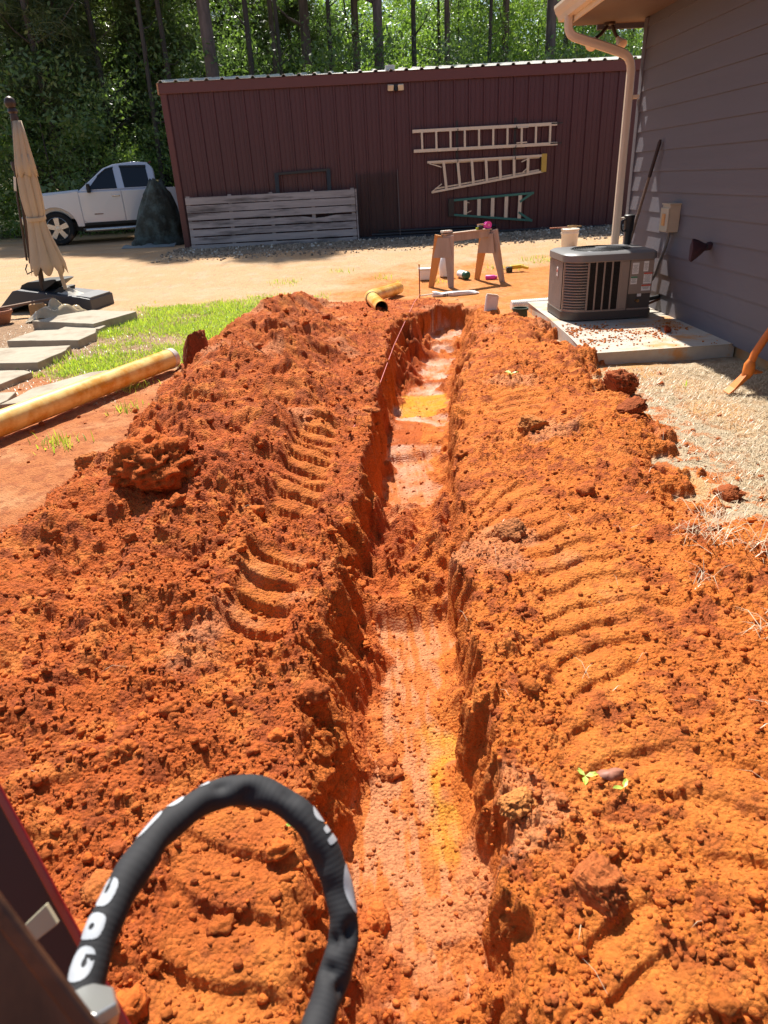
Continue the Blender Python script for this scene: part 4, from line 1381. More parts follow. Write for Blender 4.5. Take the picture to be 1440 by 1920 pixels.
l3 = thing('step_ladder', 'green fibreglass stepladder hung lowest on the shed wall with pale treads', 'ladder', (2.9, WY, .7), group='folding stepladders on the shed wall')
ta, tb_ = (2.03, WY, .925), (3.80, WY, .99)
ba, bb = (2.03, WY, .64), (3.79, WY, .44)
MB().bar(ta, tb_, .035, .045).build('rail', M_green, l3, bevel=.003)
MB().bar(ba, bb, .035, .045).build('rail', M_green, l3, bevel=.003)
for q in range(5):
    t = .16 + q * .168
    MB().bar(lerp(ba, bb, t), lerp(ta, tb_, t), .075, .03, (0, 1, 0)).build('step', M_alu, l3, bevel=.003)
MB().bar((2.0, WY, .60), (2.0, WY, .965), .12, .07, (0, 1, 0)).build('top_cap', M_dark, l3, bevel=.006)
MB().bar((3.50, WY - .01, .83), (3.76, WY - .01, .985), .03, .045).build('brace', M_green, l3)
MB().bar((3.48, WY - .01, .62), (3.74, WY - .01, .455), .03, .045).build('brace', M_green, l3)
for (a, b) in (((2.28, WY - .02, .90), (2.40, WY - .02, .86)), ((2.28, WY - .02, .64), (2.44, WY - .02, .70))):
    MB().bar(a, b, .015, .015).build('spreader', M_alu, l3)

# weathered board fence section leaning on the wall
M_grey = mat('weathered_wood', (.36, .32, .305), .85, var=.32, scale=9, bump=.002, bscale=30, stretch=(.12, 1, 1), stain=(.09, .075, .07), stain_amt=.35, stain_scale=6)
fp = thing('fence_panel', 'weathered grey wooden fence section leaning on the left of the shed wall', 'fence panel', (-1.85, 15.9, .2))
def fpt(x, s, off=0):
    # s: metres up the leaning face
    return Vector((x, 15.80 + .17 * s + off, .19 + .985 * s))
for q in range(7):
    s0 = .07 + q * .1555
    jl, jr = (random.random() - .5) * .015, (random.random() - .5) * .015
    wd = .128 + random.random() * .012
    a, b = fpt(-3.64 - .005 * q + .02, s0 + jl), fpt(-.07, s0 + jr)
    if q == 3:
        # this board has a long split bitten out of its upper edge
        d = (b - a)
        mb = MB()
        top = [(0, .064), (.68, .064), (.71, .05), (.76, .02), (.81, .028), (.85, .05), (.88, .064), (1, .064)]
        upv = Vector((0, .17, .985)).normalized()
        fr_ = (d.normalized(), upv, d.normalized().cross(upv), a)
        poly = [(0, -.064), (d.length, -.064)] + [(t * d.length, h) for t, h in reversed(top)]
        mb.prism(poly, -.011, .011, fr_).build('board', M_grey, fp, label='board with a long split along its upper edge')
    else:
        MB().bar(a, b, .022, wd, Vector((0, .17, .985))).build('board', M_grey, fp, bevel=.003)
for xx in (-3.60, -2.72, -1.85, -.97, -.12):
    MB().bar(fpt(xx, -.01, .035), fpt(xx, 1.10, .035), .075, .036, (0, 1, 0)).build('batten', M_grey, fp, bevel=.003)
MB().bar(fpt(-.045, .0, -.002), fpt(-.045, 1.075, -.002), .028, .05, (0, 1, 0)).build('end_batten', M_grey, fp, bevel=.003)

M_blk = mat('black_steel', (.014, .016, .02), .45, var=.2)
sf = thing('steel_frame', 'black steel frame leaning on the shed behind the grey fence section', 'frame', (-1.15, 16.15, .25))
for (a, b, w) in (((-1.73, 15.98, .25), (-1.70, 16.20, 1.62), .085), ((-.62, 15.98, .25), (-.60, 16.20, 1.64), .085), ((-1.74, 16.20, 1.61), (-.56, 16.20, 1.645), .05), ((-1.72, 16.05, .70), (-.6, 16.05, .72), .05)):
    MB().bar(a, b, w, .03, (0, 1, 0)).build('bar', M_blk, sf, bevel=.004)

ms = thing('mesh_panel', 'dark wire mesh panel leaning on the shed right of the fence section', 'mesh panel', (.43, 16.1, .25))
mg = MB()
for q in range(41):
    xx = .0 + q * .021
    mg.bar((xx, 15.98, .24), (xx, 16.20, 1.54 - .03 * math.sin(q * .5)), .0035, .0035, (0, 1, 0))
for q in range(60):
    t = q / 60
    mg.bar((-.0, 15.98 + .22 * t - .002, .24 + 1.29 * t), (.84, 15.98 + .22 * t - .002, .24 + 1.29 * t), .0035, .0035, (0, 0, 1))
stuff(mg.build('wire_mesh', mat('mesh_wire', (.03, .022, .018), .7, var=.3), ms))
MB().tube([(.865, 15.93, .14), (.862, 16.06, .9), (.86, 16.20, 1.58)], .008, 8).build('mesh_stake', mat('grey_wire', (.12, .10, .09), .5), ms)
MB().bar((-.01, 15.98, .24), (-.01, 16.2, 1.54), .012, .012).build('edge_bar', M_blk, ms)

for i, (xa, xb, yy, zz, r_, lb) in enumerate(((-.25, 4.6, 15.93, .27, .033, 'longest black pipe lying lowest along the foot of the shed wall'),
        (.30, 2.6, 16.00, .325, .03, 'middle black pipe lying on the lowest pipe by the shed'),
        (.45, 2.9, 16.05, .385, .028, 'topmost black pipe of the bundle at the foot of the shed'),
        (-.2, 1.6, 15.84, .262, .022, 'thin black pipe lying nearest the drive in front of the bundle by the shed'),
        (3.4, 5.3, 15.98, .265, .024, 'separate black pipe lying at the foot of the shed behind the white bucket'))):
    pp = thing('black_pipe', lb, 'pipe', ((xa + xb) / 2, yy, zz), group='black pipes lying along the shed')
    n = 14
    P = [(xa + (xb - xa) * t, yy + .008 * math.sin(t * 5 + i), zz) for t in np.linspace(0, 1, n)]
    MB().tube(P, r_, 12).build('pipe', M_blk, pp, smooth=True)
    for ex in (xa, xb):
        MB().lathe([(r_ * 1.18, -.05), (r_ * 1.18, .05)], (ex, yy, zz), 12, (1, 0, 0)).build('coupling', M_blk, pp, smooth=True)

# white bucket with a trowel and tape on its lid
M_wht = mat('white_plastic', (.74, .67, .56), .4, var=.05, stain=(.55, .36, .18), stain_amt=.2)
bk = thing('white_bucket', 'white plastic bucket with lid standing on the drive near the shed', 'bucket', (3.62, 13.0, .155))
bcx, bcy, bcz = 3.66, 12.75, gz(3.66, 12.75)
bk.location = (bcx, bcy, bcz)
MB().lathe([(.125, 0), (.13, .01), (.145, .24), (.15, .25), (.155, .255), (.155, .285), (.148, .29), (.15, .31), (.145, .32)], (bcx, bcy, bcz), 28).build('pail', M_wht, bk, smooth=True)
MB().lathe([(.158, .318), (.160, .335), (.145, .343), (.001, .344)], (bcx, bcy, bcz), 28).build('lid', M_wht, bk, smooth=True)
bt = thing('board_offcut', 'thin reddish stick lying across the white bucket and sticking out left', 'stick', (bcx - .15, bcy, bcz + .36))
MB().bar((bcx - .36, bcy - .02, bcz + .366), (bcx + .02, bcy + .02, bcz + .358), .05, .018).build('stick', mat('reddish_wood', (.36, .15, .09), .7, var=.2), bt)
bt2 = thing('coiled_strap', 'small tan coiled strap lying on the lid of the white bucket', 'strap', (bcx, bcy, bcz + .36))
MB().tube([(bcx + .03 + .075 * math.cos(a), bcy + .05 * math.sin(a), bcz + .355 + .003 * a) for a in np.linspace(0, 11, 50)] + [(bcx + .19, bcy, bcz + .372)], .009, 6).build('strap', mat('tan_strap', (.45, .30, .13), .8), bt2, smooth=True)

# ------------------------------------------------------------------ sawhorse and the things around it
M_wood = mat('sawhorse_wood', (.37, .295, .25), .8, var=.35, scale=8, bump=.001, stretch=(1, 1, .15), stain=(.42, .24, .12), stain_amt=.2)
M_woodl = mat('raw_edge_wood', (.56, .25, .07), .75, var=.25, scale=8, stretch=(1, 1, .15))
sh = thing('sawhorse', 'home made wooden sawhorse with gusset ends standing on orange dirt', 'sawhorse', (1.45, 10.12, .01))
g0 = gz(1.2, 10)
TA, TB = Vector((1.14, 9.98, .645)), Vector((1.80, 10.30, .66))
MB().bar(TA, TB, .085, .09).build('beam', M_wood, sh, bevel=.004)
MB().bar(TA + Vector((-.02, -.01, .055)), TB + Vector((.02, .01, .055)), .10, .018).build('top_board', mat('pale_board', (.46, .33, .24), .8, var=.2), sh)
for (top, fa, fb_) in ((TA, Vector((.955, 10.07, 0)), Vector((1.225, 9.93, 0))), (TB, Vector((1.67, 10.47, 0)), Vector((1.995, 10.20, 0)))):
    n_ = (fb_ - fa).cross(Vector((0, 0, 1))).normalized()
    for i, f_ in enumerate((fa, fb_)):
        f_.z = gz(f_.x, f_.y) - .01
        s_ = (f_ - Vector((top.x, top.y, f_.z))).normalized()
        t_ = top + s_ * .06 + Vector((0, 0, .04))
        # tapered leg, wide at the top
        vs = []
        along = (f_ - t_).normalized()
        wv = n_.cross(along).normalized()
        for p, w in ((t_, .075), (f_, .035)):
            for a, b in ((-1, -1), (1, -1), (1, 1), (-1, 1)):
                vs.append(p + wv * w * a + n_ * .020 * b)
        MB().add(vs, [(0, 1, 2, 3), (7, 6, 5, 4), (0, 4, 5, 1), (1, 5, 6, 2), (2, 6, 7, 3), (3, 7, 4, 0)]).build('leg', M_woodl if i == 0 else M_wood, sh, bevel=.003)
    # gusset board
    sp = (fb_ - fa).normalized()
    sp.z = 0
    cg = Vector((top.x, top.y, 0)) + n_ * (.026 if top is TA else .03)
    poly = [(-.085, .66), (.085, .66), (.12, .40), (-.155, .40)]
    MB().prism(poly, -.009, .009, (sp, Vector((0, 0, 1)), n_, cg)).build('gusset', M_wood, sh, bevel=.002)
bz = .715
it = thing('carton', 'small white box lying on the left end of the sawhorse', 'carton', (1.13, 9.98, bz))
MB().box((1.17, 9.99, bz + .018), (.14, .09, .03), Matrix.Rotation(R(20), 3, 'Z')).build('box', M_wht, it, bevel=.004)
MB().box((1.17, 9.99, bz + .002), (.15, .10, .008), Matrix.Rotation(R(20), 3, 'Z')).build('tray', M_dark, it)
it = thing('tape_measure', 'small black and yellow tape measure on the right end of the sawhorse', 'tape measure', (1.66, 10.24, bz))
MB().box((1.665, 10.23, bz + .028), (.085, .045, .055), Matrix.Rotation(R(25), 3, 'Z')).build('case', M_dark, it, bevel=.012)
MB().box((1.625, 10.205, bz + .02), (.03, .03, .03), Matrix.Rotation(R(25), 3, 'Z')).build('side_badge', mat('lime', (.45, .55, .03), .5), it)
it = thing('utility_knife', 'orange handled tool lying across the sawhorse top', 'hand tool', (1.68, 10.24, bz))
MB().tube([(1.63, 10.235, bz + .064), (1.72, 10.265, bz + .066)], .011, 8).build('handle', mat('tool_orange', (.55, .25, .12), .5), it, smooth=True)
MB().box((1.75, 10.275, bz + .066), (.05, .018, .004), Matrix.Rotation(R(20), 3, 'Z')).build('blade', M_alu, it)
it = thing('string_reel', 'bright pink reel of mason line sitting on the sawhorse end', 'reel', (1.78, 10.29, bz))
M_pink = mat('fluor_pink', (.72, .05, .40), .5, var=.1)
MB().lathe([(.05, -.03), (.05, -.024), (.038, -.02), (.042, 0), (.038, .02), (.05, .024), (.05, .03)], (1.785, 10.295, bz + .052), 20, (.4, -.9, .1)).build('spool', M_pink, it, smooth=True)
MB().lathe([(.018, -.032), (.018, .032)], (1.785, 10.295, bz + .052), 10, (.4, -.9, .1)).build('core', mat('pale_pink', (.8, .3, .5), .5), it)

M_jug = mat('translucent_white', (.78, .78, .76), .35, var=.03)
jx, jy = .94, 10.72
jz = gz(jx, jy)
it = thing('white_tub', 'white square tub standing left behind the sawhorse', 'tub', (jx, jy, jz))
MB().box((jx, jy, jz + .075), (.20, .16, .15)).build('tub', M_jug, it, bevel=.02)
MB().box((jx, jy, jz + .158), (.215, .175, .018)).build('lid', M_jug, it, bevel=.006)
jx, jy = 1.245, 10.85
jz = gz(jx, jy)
it = thing('milk_jug', 'tall cloudy white jug standing behind the left legs of the sawhorse', 'jug', (jx, jy, jz))
MB().lathe([(.065, 0), (.085, .015), (.088, .18), (.078, .25), (.045, .30), (.030, .325), (.030, .345)], (jx, jy, jz), 20).build('bottle', M_jug, it, smooth=True)
MB().lathe([(.034, .345), (.034, .37), (.001, .371)], (jx, jy, jz), 14).build('cap', mat('cap_blue', (.10, .16, .35), .5), it, smooth=True)
MB().tube([(jx + .04, jy - .02, jz + .29), (jx + .085, jy - .04, jz + .26), (jx + .088, jy - .04, jz + .18)], .012, 8).build('handle', M_jug, it, smooth=True)
jx, jy = 1.50, 10.58
jz = gz(jx, jy)
it = thing('spray_bottle', 'white bottle with dark green end lying on the ground behind the sawhorse', 'bottle', (jx, jy, jz))
ax_ = Vector((.25, -.75, .0)).normalized()
b0 = Vector((jx - .05, jy + .16, jz + .058))
MB().lathe([(.04, 0), (.055, .012), (.057, .18), (.056, .2)], b0, 20, ax_).build('bottle', mat('white_gloss', (.85, .85, .82), .3), it, smooth=True)
MB().lathe([(.058, .195), (.059, .25), (.045, .275), (.03, .28), (.001, .281)], b0, 20, ax_).build('end_cap', mat('dark_green', (.012, .09, .055), .4), it, smooth=True)
jx, jy = 1.87, 10.42
jz = gz(jx, jy)
it = thing('paint_can', 'pink marking paint can lying on the dirt between the right legs of the sawhorse', 'spray can', (jx, jy, jz))
b0, ax_ = Vector((jx - .075, jy + .03, jz + .033)), Vector((.95, -.25, 0)).normalized()
MB().lathe([(.028, 0), (.033, .006), (.033, .125), (.026, .14)], b0, 16, ax_).build('can', M_pink, it, smooth=True)
MB().lathe([(.024, .138), (.024, .17), (.001, .171)], b0, 14, ax_).build('cap', mat('cap_magenta', (.5, .03, .25), .5), it, smooth=True)
jx, jy = 2.28, 10.95
jz = gz(jx, jy)
it = thing('cordless_saw', 'yellow and black cordless power tool lying in a tuft of grass', 'power tool', (jx, jy, jz))
M_yel = mat('tool_yellow', (.62, .42, .02), .45)
MB().bar((jx - .03, jy, jz + .07), (jx + .19, jy + .05, jz + .075), .07, .055).build('body', M_yel, it, bevel=.012)
MB().bar((jx + .15, jy + .02, jz + .075), (jx + .25, jy - .04, jz + .05), .045, .04).build('handle', M_yel, it, bevel=.01)
MB().box((jx - .04, jy - .01, jz + .045), (.09, .08, .075)).build('battery', M_dark, it, bevel=.01)
MB().bar((jx - .07, jy - .01, jz + .05), (jx - .17, jy - .04, jz + .06), .022, .012).build('blade', M_alu, it)

# long white plastic sleeve and a paint stick lying in front of the sawhorse
it = thing('plastic_sleeve', 'crumpled white plastic sleeve with black print lying on orange dirt', 'plastic bag', (1.2, 9.3, .02))
M_slv = mat('white_film', (.80, .77, .74), .35, var=.05, bump=.004, bscale=25)
P = [(.90, 9.25), (.95, 9.26), (1.02, 9.27), (1.12, 9.285), (1.25, 9.30), (1.38, 9.315), (1.47, 9.325), (1.51, 9.33)]
W_ = [.055, .05, .034, .040, .044, .040, .032, .02]
vs, fs = [], []
n = 20
for i, ((x, y), w) in enumerate(zip(P, W_)):
    for k in range(n):
        a = 2 * math.pi * k / n
        fold = 1 + .16 * math.sin(a * 4 + i * 1.3) + .08 * math.sin(a * 9 + i)
        vs.append((x + .012 * math.sin(a * 3 + i), y + math.cos(a) * w * fold * 1.1, gz(1.2, 9.3) + w * .55 + math.sin(a) * w * .75 * fold))
for i in range(len(P) - 1):
    for k in range(n):
        fs.append((i * n + k, i * n + (k + 1) % n, (i + 1) * n + (k + 1) % n, (i + 1) * n + k))
fs += [tuple(range(n))[::-1], tuple((len(P) - 1) * n + k for k in range(n))]
MB().add(vs, fs).build('film', M_slv, it, smooth=True, angle=70)
for xx in (1.045, 1.065, 1.09):
    MB().tube([(xx, 9.275 + math.cos(a) * .0465, gz(1.2, 9.3) + .024 + math.sin(a) * .036) for a in np.linspace(-3.6, -1.8, 10)], .0045, 6).build('black_print', M_ink, it)
it = thing('paint_stick', 'thin white stick lying left of the plastic sleeve beside the stake', 'stick', (.8, 9.2, .02))
MB().bar((.735, 9.16, .035), (.905, 9.22, .04), .022, .012).build('stick', M_wht, it)
# grade stake with pink string running down into the trench
it = thing('grade_stake', 'thin upright rusty stake at the far left of the trench holding the string', 'stake', (.72, 9.15, 0))
zst = gz(.72, 9.15)
MB().tube([(.72, 9.15, zst - .05), (.722, 9.16, zst + .42)], .0075, 8).build('rod', mat('rusty_rod', (.30, .10, .04), .8), it)
MB().lathe([(.012, 0), (.012, .02)], (.722, 9.16, zst + .40), 8).build('tip', mat('flag_tape', (.75, .45, .1), .6), it)
ts = MB()
Q = [(.72, 9.15, zst + .05), (.60, 8.5, zst + .06), (.47, 7.68, .06), (.25, 6.3, .045), (.04, 4.75, .03), (-.11, 4.0, .06)]
tag(ts.tube(Q, .0025, 6).build('mason_line', mat('pink_string', (.72, .22, .20), .6), None), 'taut pink mason line running from the stake along the trench edge', 'string')

# short pipes and fittings at the far end of the trench
M_pvc = mat('clay_stained_pipe', (.86, .60, .20), .32, var=.06, scale=3, stain=(.66, .30, .025), stain_amt=.55, stain_scale=5.5, coat=.2)
M_pvcin = mat('pipe_inside', (.16, .10, .07), .7)


def pipe_part(mb, a, b, r, n=28, wall=.006):
    a, b = Vector(a), Vector(b)
    ln = (b - a).length
    mb.lathe([(r - wall, .002), (r - wall, 0), (r, 0), (r, ln), (r - wall, ln), (r - wall, ln - .002)], a, n, b - a)
    # drop the end discs lathe added: keep the bore open
    mb.f = [f for f in mb.f if len(f) <= 4]
    return mb


def bore(a, b, r, n=28):
    a, b = Vector(a), Vector(b)
    m_ = MB().lathe([(r, 0), (r, (b - a).length)], a, n, b - a)
    m_.f = [f for f in m_.f if len(f) <= 4]
    return m_


it = thing('pipe_elbow', 'clay stained sewer pipe elbow made of two short lengths by the trench end', 'pipe', (.15, 8.9, .08))
e0, e1, e2 = Vector((.195, 8.10, .085)), Vector((.085, 8.86, .10)), Vector((.47, 9.60, .085))
r_ = .078
pipe_part(MB(), e0, e1, r_).build('pipe', M_pvc, it, smooth=True)
bore(e0 + Vector((0, .001, 0)), e1, r_ - .007).build('bore', M_pvcin, it, smooth=True)
pipe_part(MB(), e1 + (e2 - e1) * .05, e2, r_).build('pipe', M_pvc, it, smooth=True)
jt = [e1 + (e0 - e1) * .16, e1 + (e0 - e1) * .06 + Vector((-.005, 0, 0)), e1 + (e2 - e1) * .06, e1 + (e2 - e1) * .16]
MB().tube(jt, r_ * 1.07, 24).build('joint', M_pvc, it, smooth=True)
MB().lathe([(r_ * 1.075, -.012), (r_ * 1.075, .012)], e1 + (e0 - e1) * .17, 24, e0 - e1).build('seal_ring', mat('seal_dark', (.10, .08, .07), .7), it, smooth=True)
it = thing('long_pipe', 'long white sewer pipe smeared with yellow clay lying at left', 'pipe', (-2.1, 5.2, .09))
a_, b_ = Vector((-3.9, .95, .10)), Vector((-1.700, 5.99, .105))
pipe_part(MB(), a_, b_, .083).build('pipe', M_pvc, it, smooth=True)
dn = (b_ - a_).normalized()
pipe_part(MB(), b_ - dn * .05, b_ + dn * .004, .0865).build('end_band', mat('pvc_white', (.74, .68, .62), .35, stain=(.55, .30, .10), stain_amt=.3), it, smooth=True)
bore(a_, b_, .076).build('bore', M_pvcin, it, smooth=True)

it = thing('white_pipe_stub', 'short white pipe stub standing out of dug clay at the trench end', 'pipe stub', (1.42, 7.72, 0))
zz = gz(1.42, 7.72)
MB().box((1.40, 7.74, zz + .055), (.145, .05, .20), Matrix.Rotation(R(8), 3, 'Y') @ Matrix.Rotation(R(-10), 3, 'X')).build('stub', mat('pvc_clean', (.78, .72, .64), .4, stain=(.60, .38, .18), stain_amt=.35), it, bevel=.02)
MB().box((1.405, 7.735, zz + .158), (.12, .03, .006), Matrix.Rotation(R(8), 3, 'Y')).build('rim', M_wht, it)
it = thing('green_valve_box', 'small round dark green valve box half buried beside the concrete pad', 'valve box', (1.68, 7.5, 0))
zz = gz(1.68, 7.5)
vb = MB().lathe([(.07, -.05), (.078, 0), (.075, .075), (.086, .08), (.086, .095), (.072, .095), (.068, .0)], (1.67, 7.50, zz + .01), 24)
vb.build('ring', mat('box_green', (.035, .055, .03), .6), it, smooth=True)
it = thing('corrugated_pipe', 'white corrugated drain pipe end poking out behind the pad corner', 'pipe', (1.8, 7.9, .05))
zz = gz(1.75, 8.0)
cr = []
for i in range(44):
    cr.append((.058 if i % 2 else .049, i * .011))
MB().lathe(cr, (1.67, 7.98, zz + .055), 20, (1, .10, 0)).build('corrugated_tube', mat('corrugated_white', (.82, .76, .68), .45), it, smooth=True)

# ------------------------------------------------------------------ stepping stones, at left
M_stone = mat('paving_stone', (.37, .315, .235), .9, var=.14, scale=10, bump=.0015, bscale=90, stain=(.26, .20, .14), stain_amt=.3)
SL = [('top', [(-3.95, 8.42), (-3.08, 8.0), (-2.80, 8.72), (-3.45, 9.02), (-3.70, 8.80)], .02, .10, 'largest stepping stone farthest back beside the umbrella base'),
      ('low', [(-3.50, 8.00), (-3.00, 7.93), (-2.98, 8.12), (-3.48, 8.22)], -.02, .055, 'small thin slab tucked under the front of the farthest stepping stone'),
      ('mid', [(-3.76, 7.33), (-2.94, 7.16), (-2.90, 7.52), (-2.98, 7.80), (-3.66, 7.86)], .0, .085, 'middle stepping stone with a thick shaded front edge'),
      ('c', [(-3.95, 6.45), (-3.30, 6.28), (-2.97, 6.24), (-2.90, 6.72), (-2.95, 6.93), (-3.85, 7.0)], .0, .08, 'stepping stone with green weeds along its near edge'),
      ('d', [(-3.55, 5.60), (-3.02, 5.55), (-2.92, 5.95), (-3.02, 6.05), (-3.6, 6.1)], -.02, .06, 'stepping stone cut by the left picture edge above the last slab'),
      ('e', [(-2.75, 5.02), (-2.42, 5.05), (-2.20, 5.55), (-2.20, 5.95), (-2.38, 5.90), (-2.70, 5.45)], -.03, .045, 'long flat pale stone lying just behind the long yellow pipe'),
      ('f', [(-3.3, 4.7), (-2.82, 4.72), (-2.75, 5.12), (-2.78, 5.35), (-3.3, 5.35)], -.02, .05, 'nearest slab at the left picture edge behind the long pipe')]
for nm, poly, z0, z1, lb in SL:
    if sum(poly[i][0] * poly[(i + 1) % len(poly)][1] - poly[(i + 1) % len(poly)][0] * poly[i][1] for i in range(len(poly))) < 0:
        poly = poly[::-1]
    q = []
    for i in range(len(poly)):
        a, b = Vector(poly[i]), Vector(poly[(i + 1) % len(poly)])
        nn = max(2, int((b - a).length / .12))
        for t in range(nn):
            p = a.lerp(b, t / nn)
            q.append((p.x + (random.random() - .5) * .018, p.y + (random.random() - .5) * .018))
    o = MB().prism(q, z0 - .03, z1).build('stepping_stone', M_stone, None, bevel=.006)
    tag(o, lb, 'stepping stone', 'stepping stones beside the lawn')

# ------------------------------------------------------------------ folded patio umbrella
M_canvas = mat('beige_canvas', (.50, .375, .25), .9, var=.08, scale=5, bump=.0015, bscale=140)
M_post = mat('umbrella_bronze', (.055, .032, .024), .45, metal=.3, var=.15)
ub = thing('patio_umbrella', 'closed beige patio umbrella on a leaning bronze pole tied at the waist', 'umbrella', (-4.36, 9.85, .2))
b0, t0 = Vector((-4.37, 9.85, .20)), Vector((-4.165, 9.85, 2.40))


def cen(z):
    return b0.lerp(t0, (z - b0.z) / (t0.z - b0.z))


MB().tube([cen(.16), cen(.8)], .034, 14).build('pole', M_post, ub, smooth=True)
MB().tube([cen(.62) + Vector((-.12, .03, 0)), cen(1.2) + Vector((-.10, .03, 0)), cen(2.0) + Vector((-.06, .02, 0)), cen(2.36) + Vector((-.02, 0, 0))], .022, 12).build('side_mast', M_post, ub, smooth=True)
MB().tube([cen(.66) + Vector((-.15, .0, 0)), cen(1.4) + Vector((-.135, .0, 0)), cen(1.75) + Vector((-.105, 0, 0))], .014, 10).build('crank_rod', M_post, ub, smooth=True)
MB().bar(cen(1.5) + Vector((-.13, -.03, 0)), cen(1.66) + Vector((-.11, -.03, 0)), .03, .012, (0, 1, 0)).build('white_tag', M_wht, ub)
MB().lathe([(.045, -.05), (.05, .0), (.045, .05)], cen(1.78) + Vector((-.09, 0, 0)), 14).build('slider', M_post, ub, smooth=True)
MB().tube([cen(.60) + Vector((-.13, -.05, .02)), cen(.60) + Vector((-.15, -.09, -.04)), cen(.60) + Vector((-.13, -.12, -.10)), cen(.60) + Vector((-.03, -.13, -.06)), cen(.60) + Vector((-.02, -.13, 0))], .008, 8).build('crank_handle', M_blk, ub, smooth=True)
MB().lathe([(.045, 0), (.05, .02), (.04, .08), (.06, .10), (.05, .13), (.03, .15)], cen(2.27), 16).build('collar', M_post, ub, smooth=True)
MB().lathe([(.001, 0), (.04, .008), (.062, .035), (.068, .07), (.055, .11), (.02, .135), (.001, .137)], cen(2.40) + Vector((-.02, 0, 0)), 20).build('finial', M_post, ub, smooth=True)


def canopy(zs, rad, offs, seed, n=96, pleats=8, hem=0.0):
    vs, fs = [], []
    g = np.random.default_rng(seed)
    ph = g.random() * 6
    for i, (z, r, ox) in enumerate(zip(zs, rad, offs)):
        dp = min(.24, .14 + .05 * i)
        for k in range(n):
            a = 2 * math.pi * k / n
            s = abs(math.sin(a * pleats / 2 + ph + .3 * math.sin(i * .7)))
            f = 1 - dp * (1 - s) ** 1.5 + .03 * math.sin(a * 3 + i)
            zz = z + (hem * (.5 - s) if i == 0 else 0)
            c = cen(z)
            vs.append((c.x + ox + math.cos(a) * r * f, c.y - .05 + math.sin(a) * r * f * .75, zz))
    for i in range(len(zs) - 1):
        for k in range(n):
            fs.append((i * n + k, i * n + (k + 1) % n, (i + 1) * n + (k + 1) % n, (i + 1) * n + k))
    return MB().add(vs, fs)


canopy([.53, .62, .78, .95, 1.10, 1.17, 1.25, 1.42, 1.60, 1.80, 1.9], [.235, .225, .185, .145, .118, .108, .125, .135, .125, .11, .10], [.14, .135, .12, .10, .085, .085, .08, .065, .055, .05, .05], 3, hem=.12).build('canopy', M_canvas, ub, smooth=True, angle=75, solid=.003)
canopy([1.68, 1.80, 1.95, 2.10, 2.27], [.135, .122, .10, .08, .052], [.055, .05, .05, .05, .045], 4, hem=.06).build('vent_flap', M_canvas, ub, smooth=True, angle=75, solid=.003)
c_ = cen(1.17)
MB().lathe([(.118, -.022), (.121, 0), (.118, .022)], (c_.x + .085, c_.y - .05, 1.17), 32, (0, -.15, 1)).build('tie_band', M_canvas, ub, smooth=True)
MB().bar((c_.x + .235, c_.y - .10, .56), (c_.x + .265, c_.y - .10, .28), .05, .006, (0, 1, 0)).build('loose_tie', M_canvas, ub)
# weighted base and the junk around it
M_base = mat('base_plastic', (.045, .046, .055), .5, var=.1, bump=.0008, bscale=60)
ubb = thing('umbrella_base', 'broken black plastic umbrella base wedge with a raised lid', 'umbrella base', (-4.4, 9.8, .1))
fr_ = (Vector((.985, -.17, 0)), Vector((0, 0, 1)), Vector((.17, .985, 0)), Vector((-4.45, 9.72, 0)))
MB().prism([(-.56, .07), (-.52, .005), (-.10, .12), (.10, .115), (.66, .0), (.80, .0), (.80, .155), (.66, .185), (-.22, .30), (-.30, .29)], 0, .62, fr_).build('shell', M_base, ubb, bevel=.012)
MB().prism([(.60, .186), (.79, .158), (.79, .175), (.60, .205)], .03, .58, fr_).build('end_plate', mat('base_light', (.10, .10, .11), .5), ubb)
MB().prism([(-.26, .30), (.02, .24), (.10, .27), (.30, .385), (.26, .40), (-.12, .385), (-.22, .35)], .12, .58, fr_).build('raised_lid', M_dark, ubb, bevel=.005)
MB().prism([(.20, .235), (.36, .21), (.40, .30), (.34, .31)], .1, .4, fr_).build('bent_flap', M_dark, ubb, bevel=.003)
MB().prism([(.05, .0), (.6, .0), (.6, .06), (.05, .10)], .15, .58, fr_).build('under_tray', mat('tray_dark', (.02, .025, .022), .7), ubb)
it = thing('board_scrap', 'brown plank leaning over a block in front of the umbrella base', 'plank', (-4.5, 9.4, .1))
MB().bar((-5.05, 9.28, .105), (-4.08, 9.42, .215), .10, .025).build('plank', mat('plank_brown', (.20, .115, .07), .8, var=.3, scale=8, stretch=(.2, 1, 1)), it, bevel=.003)
it = thing('wood_block', 'orange brown wooden block standing under the plank by the base', 'wood block', (-4.2, 9.2, .08))
MB().prism([(-.12, 0), (.14, 0), (.05, .195), (-.11, .185)], -.05, .05, (Vector((1, .1, 0)).normalized(), Vector((0, 0, 1)), Vector((-.1, 1, 0)).normalized(), Vector((-4.18, 9.2, 0)))).build('block', mat('block_wood', (.42, .235, .10), .8, var=.2, scale=10), it, bevel=.004)
it = thing('plastic_sheet', 'crumpled clear plastic sheet lying in front of the umbrella base', 'plastic sheet', (-3.85, 8.95, .05))
n = 26
vs, fs = [], []
for i in range(n):
    for j in range(n):
        u, v = i / (n - 1), j / (n - 1)
        x = -4.25 + .78 * u + .05 * float(gn(u * 3, v * 3, 3))
        y = 8.82 + .36 * v + .05 * float(gn(u * 3, v * 3, 9)) + .10 * u
        h = .17 * math.sin(math.pi * u) ** .8 * math.sin(math.pi * min(1, v * 1.1 + .05)) ** .7
        h = h * (1 + .7 * float(gn(u * 5, v * 4, 5))) + .03 * abs(float(gn(u * 11, v * 9, 6)))
        vs.append((x, y, max(.012, h + .012)))
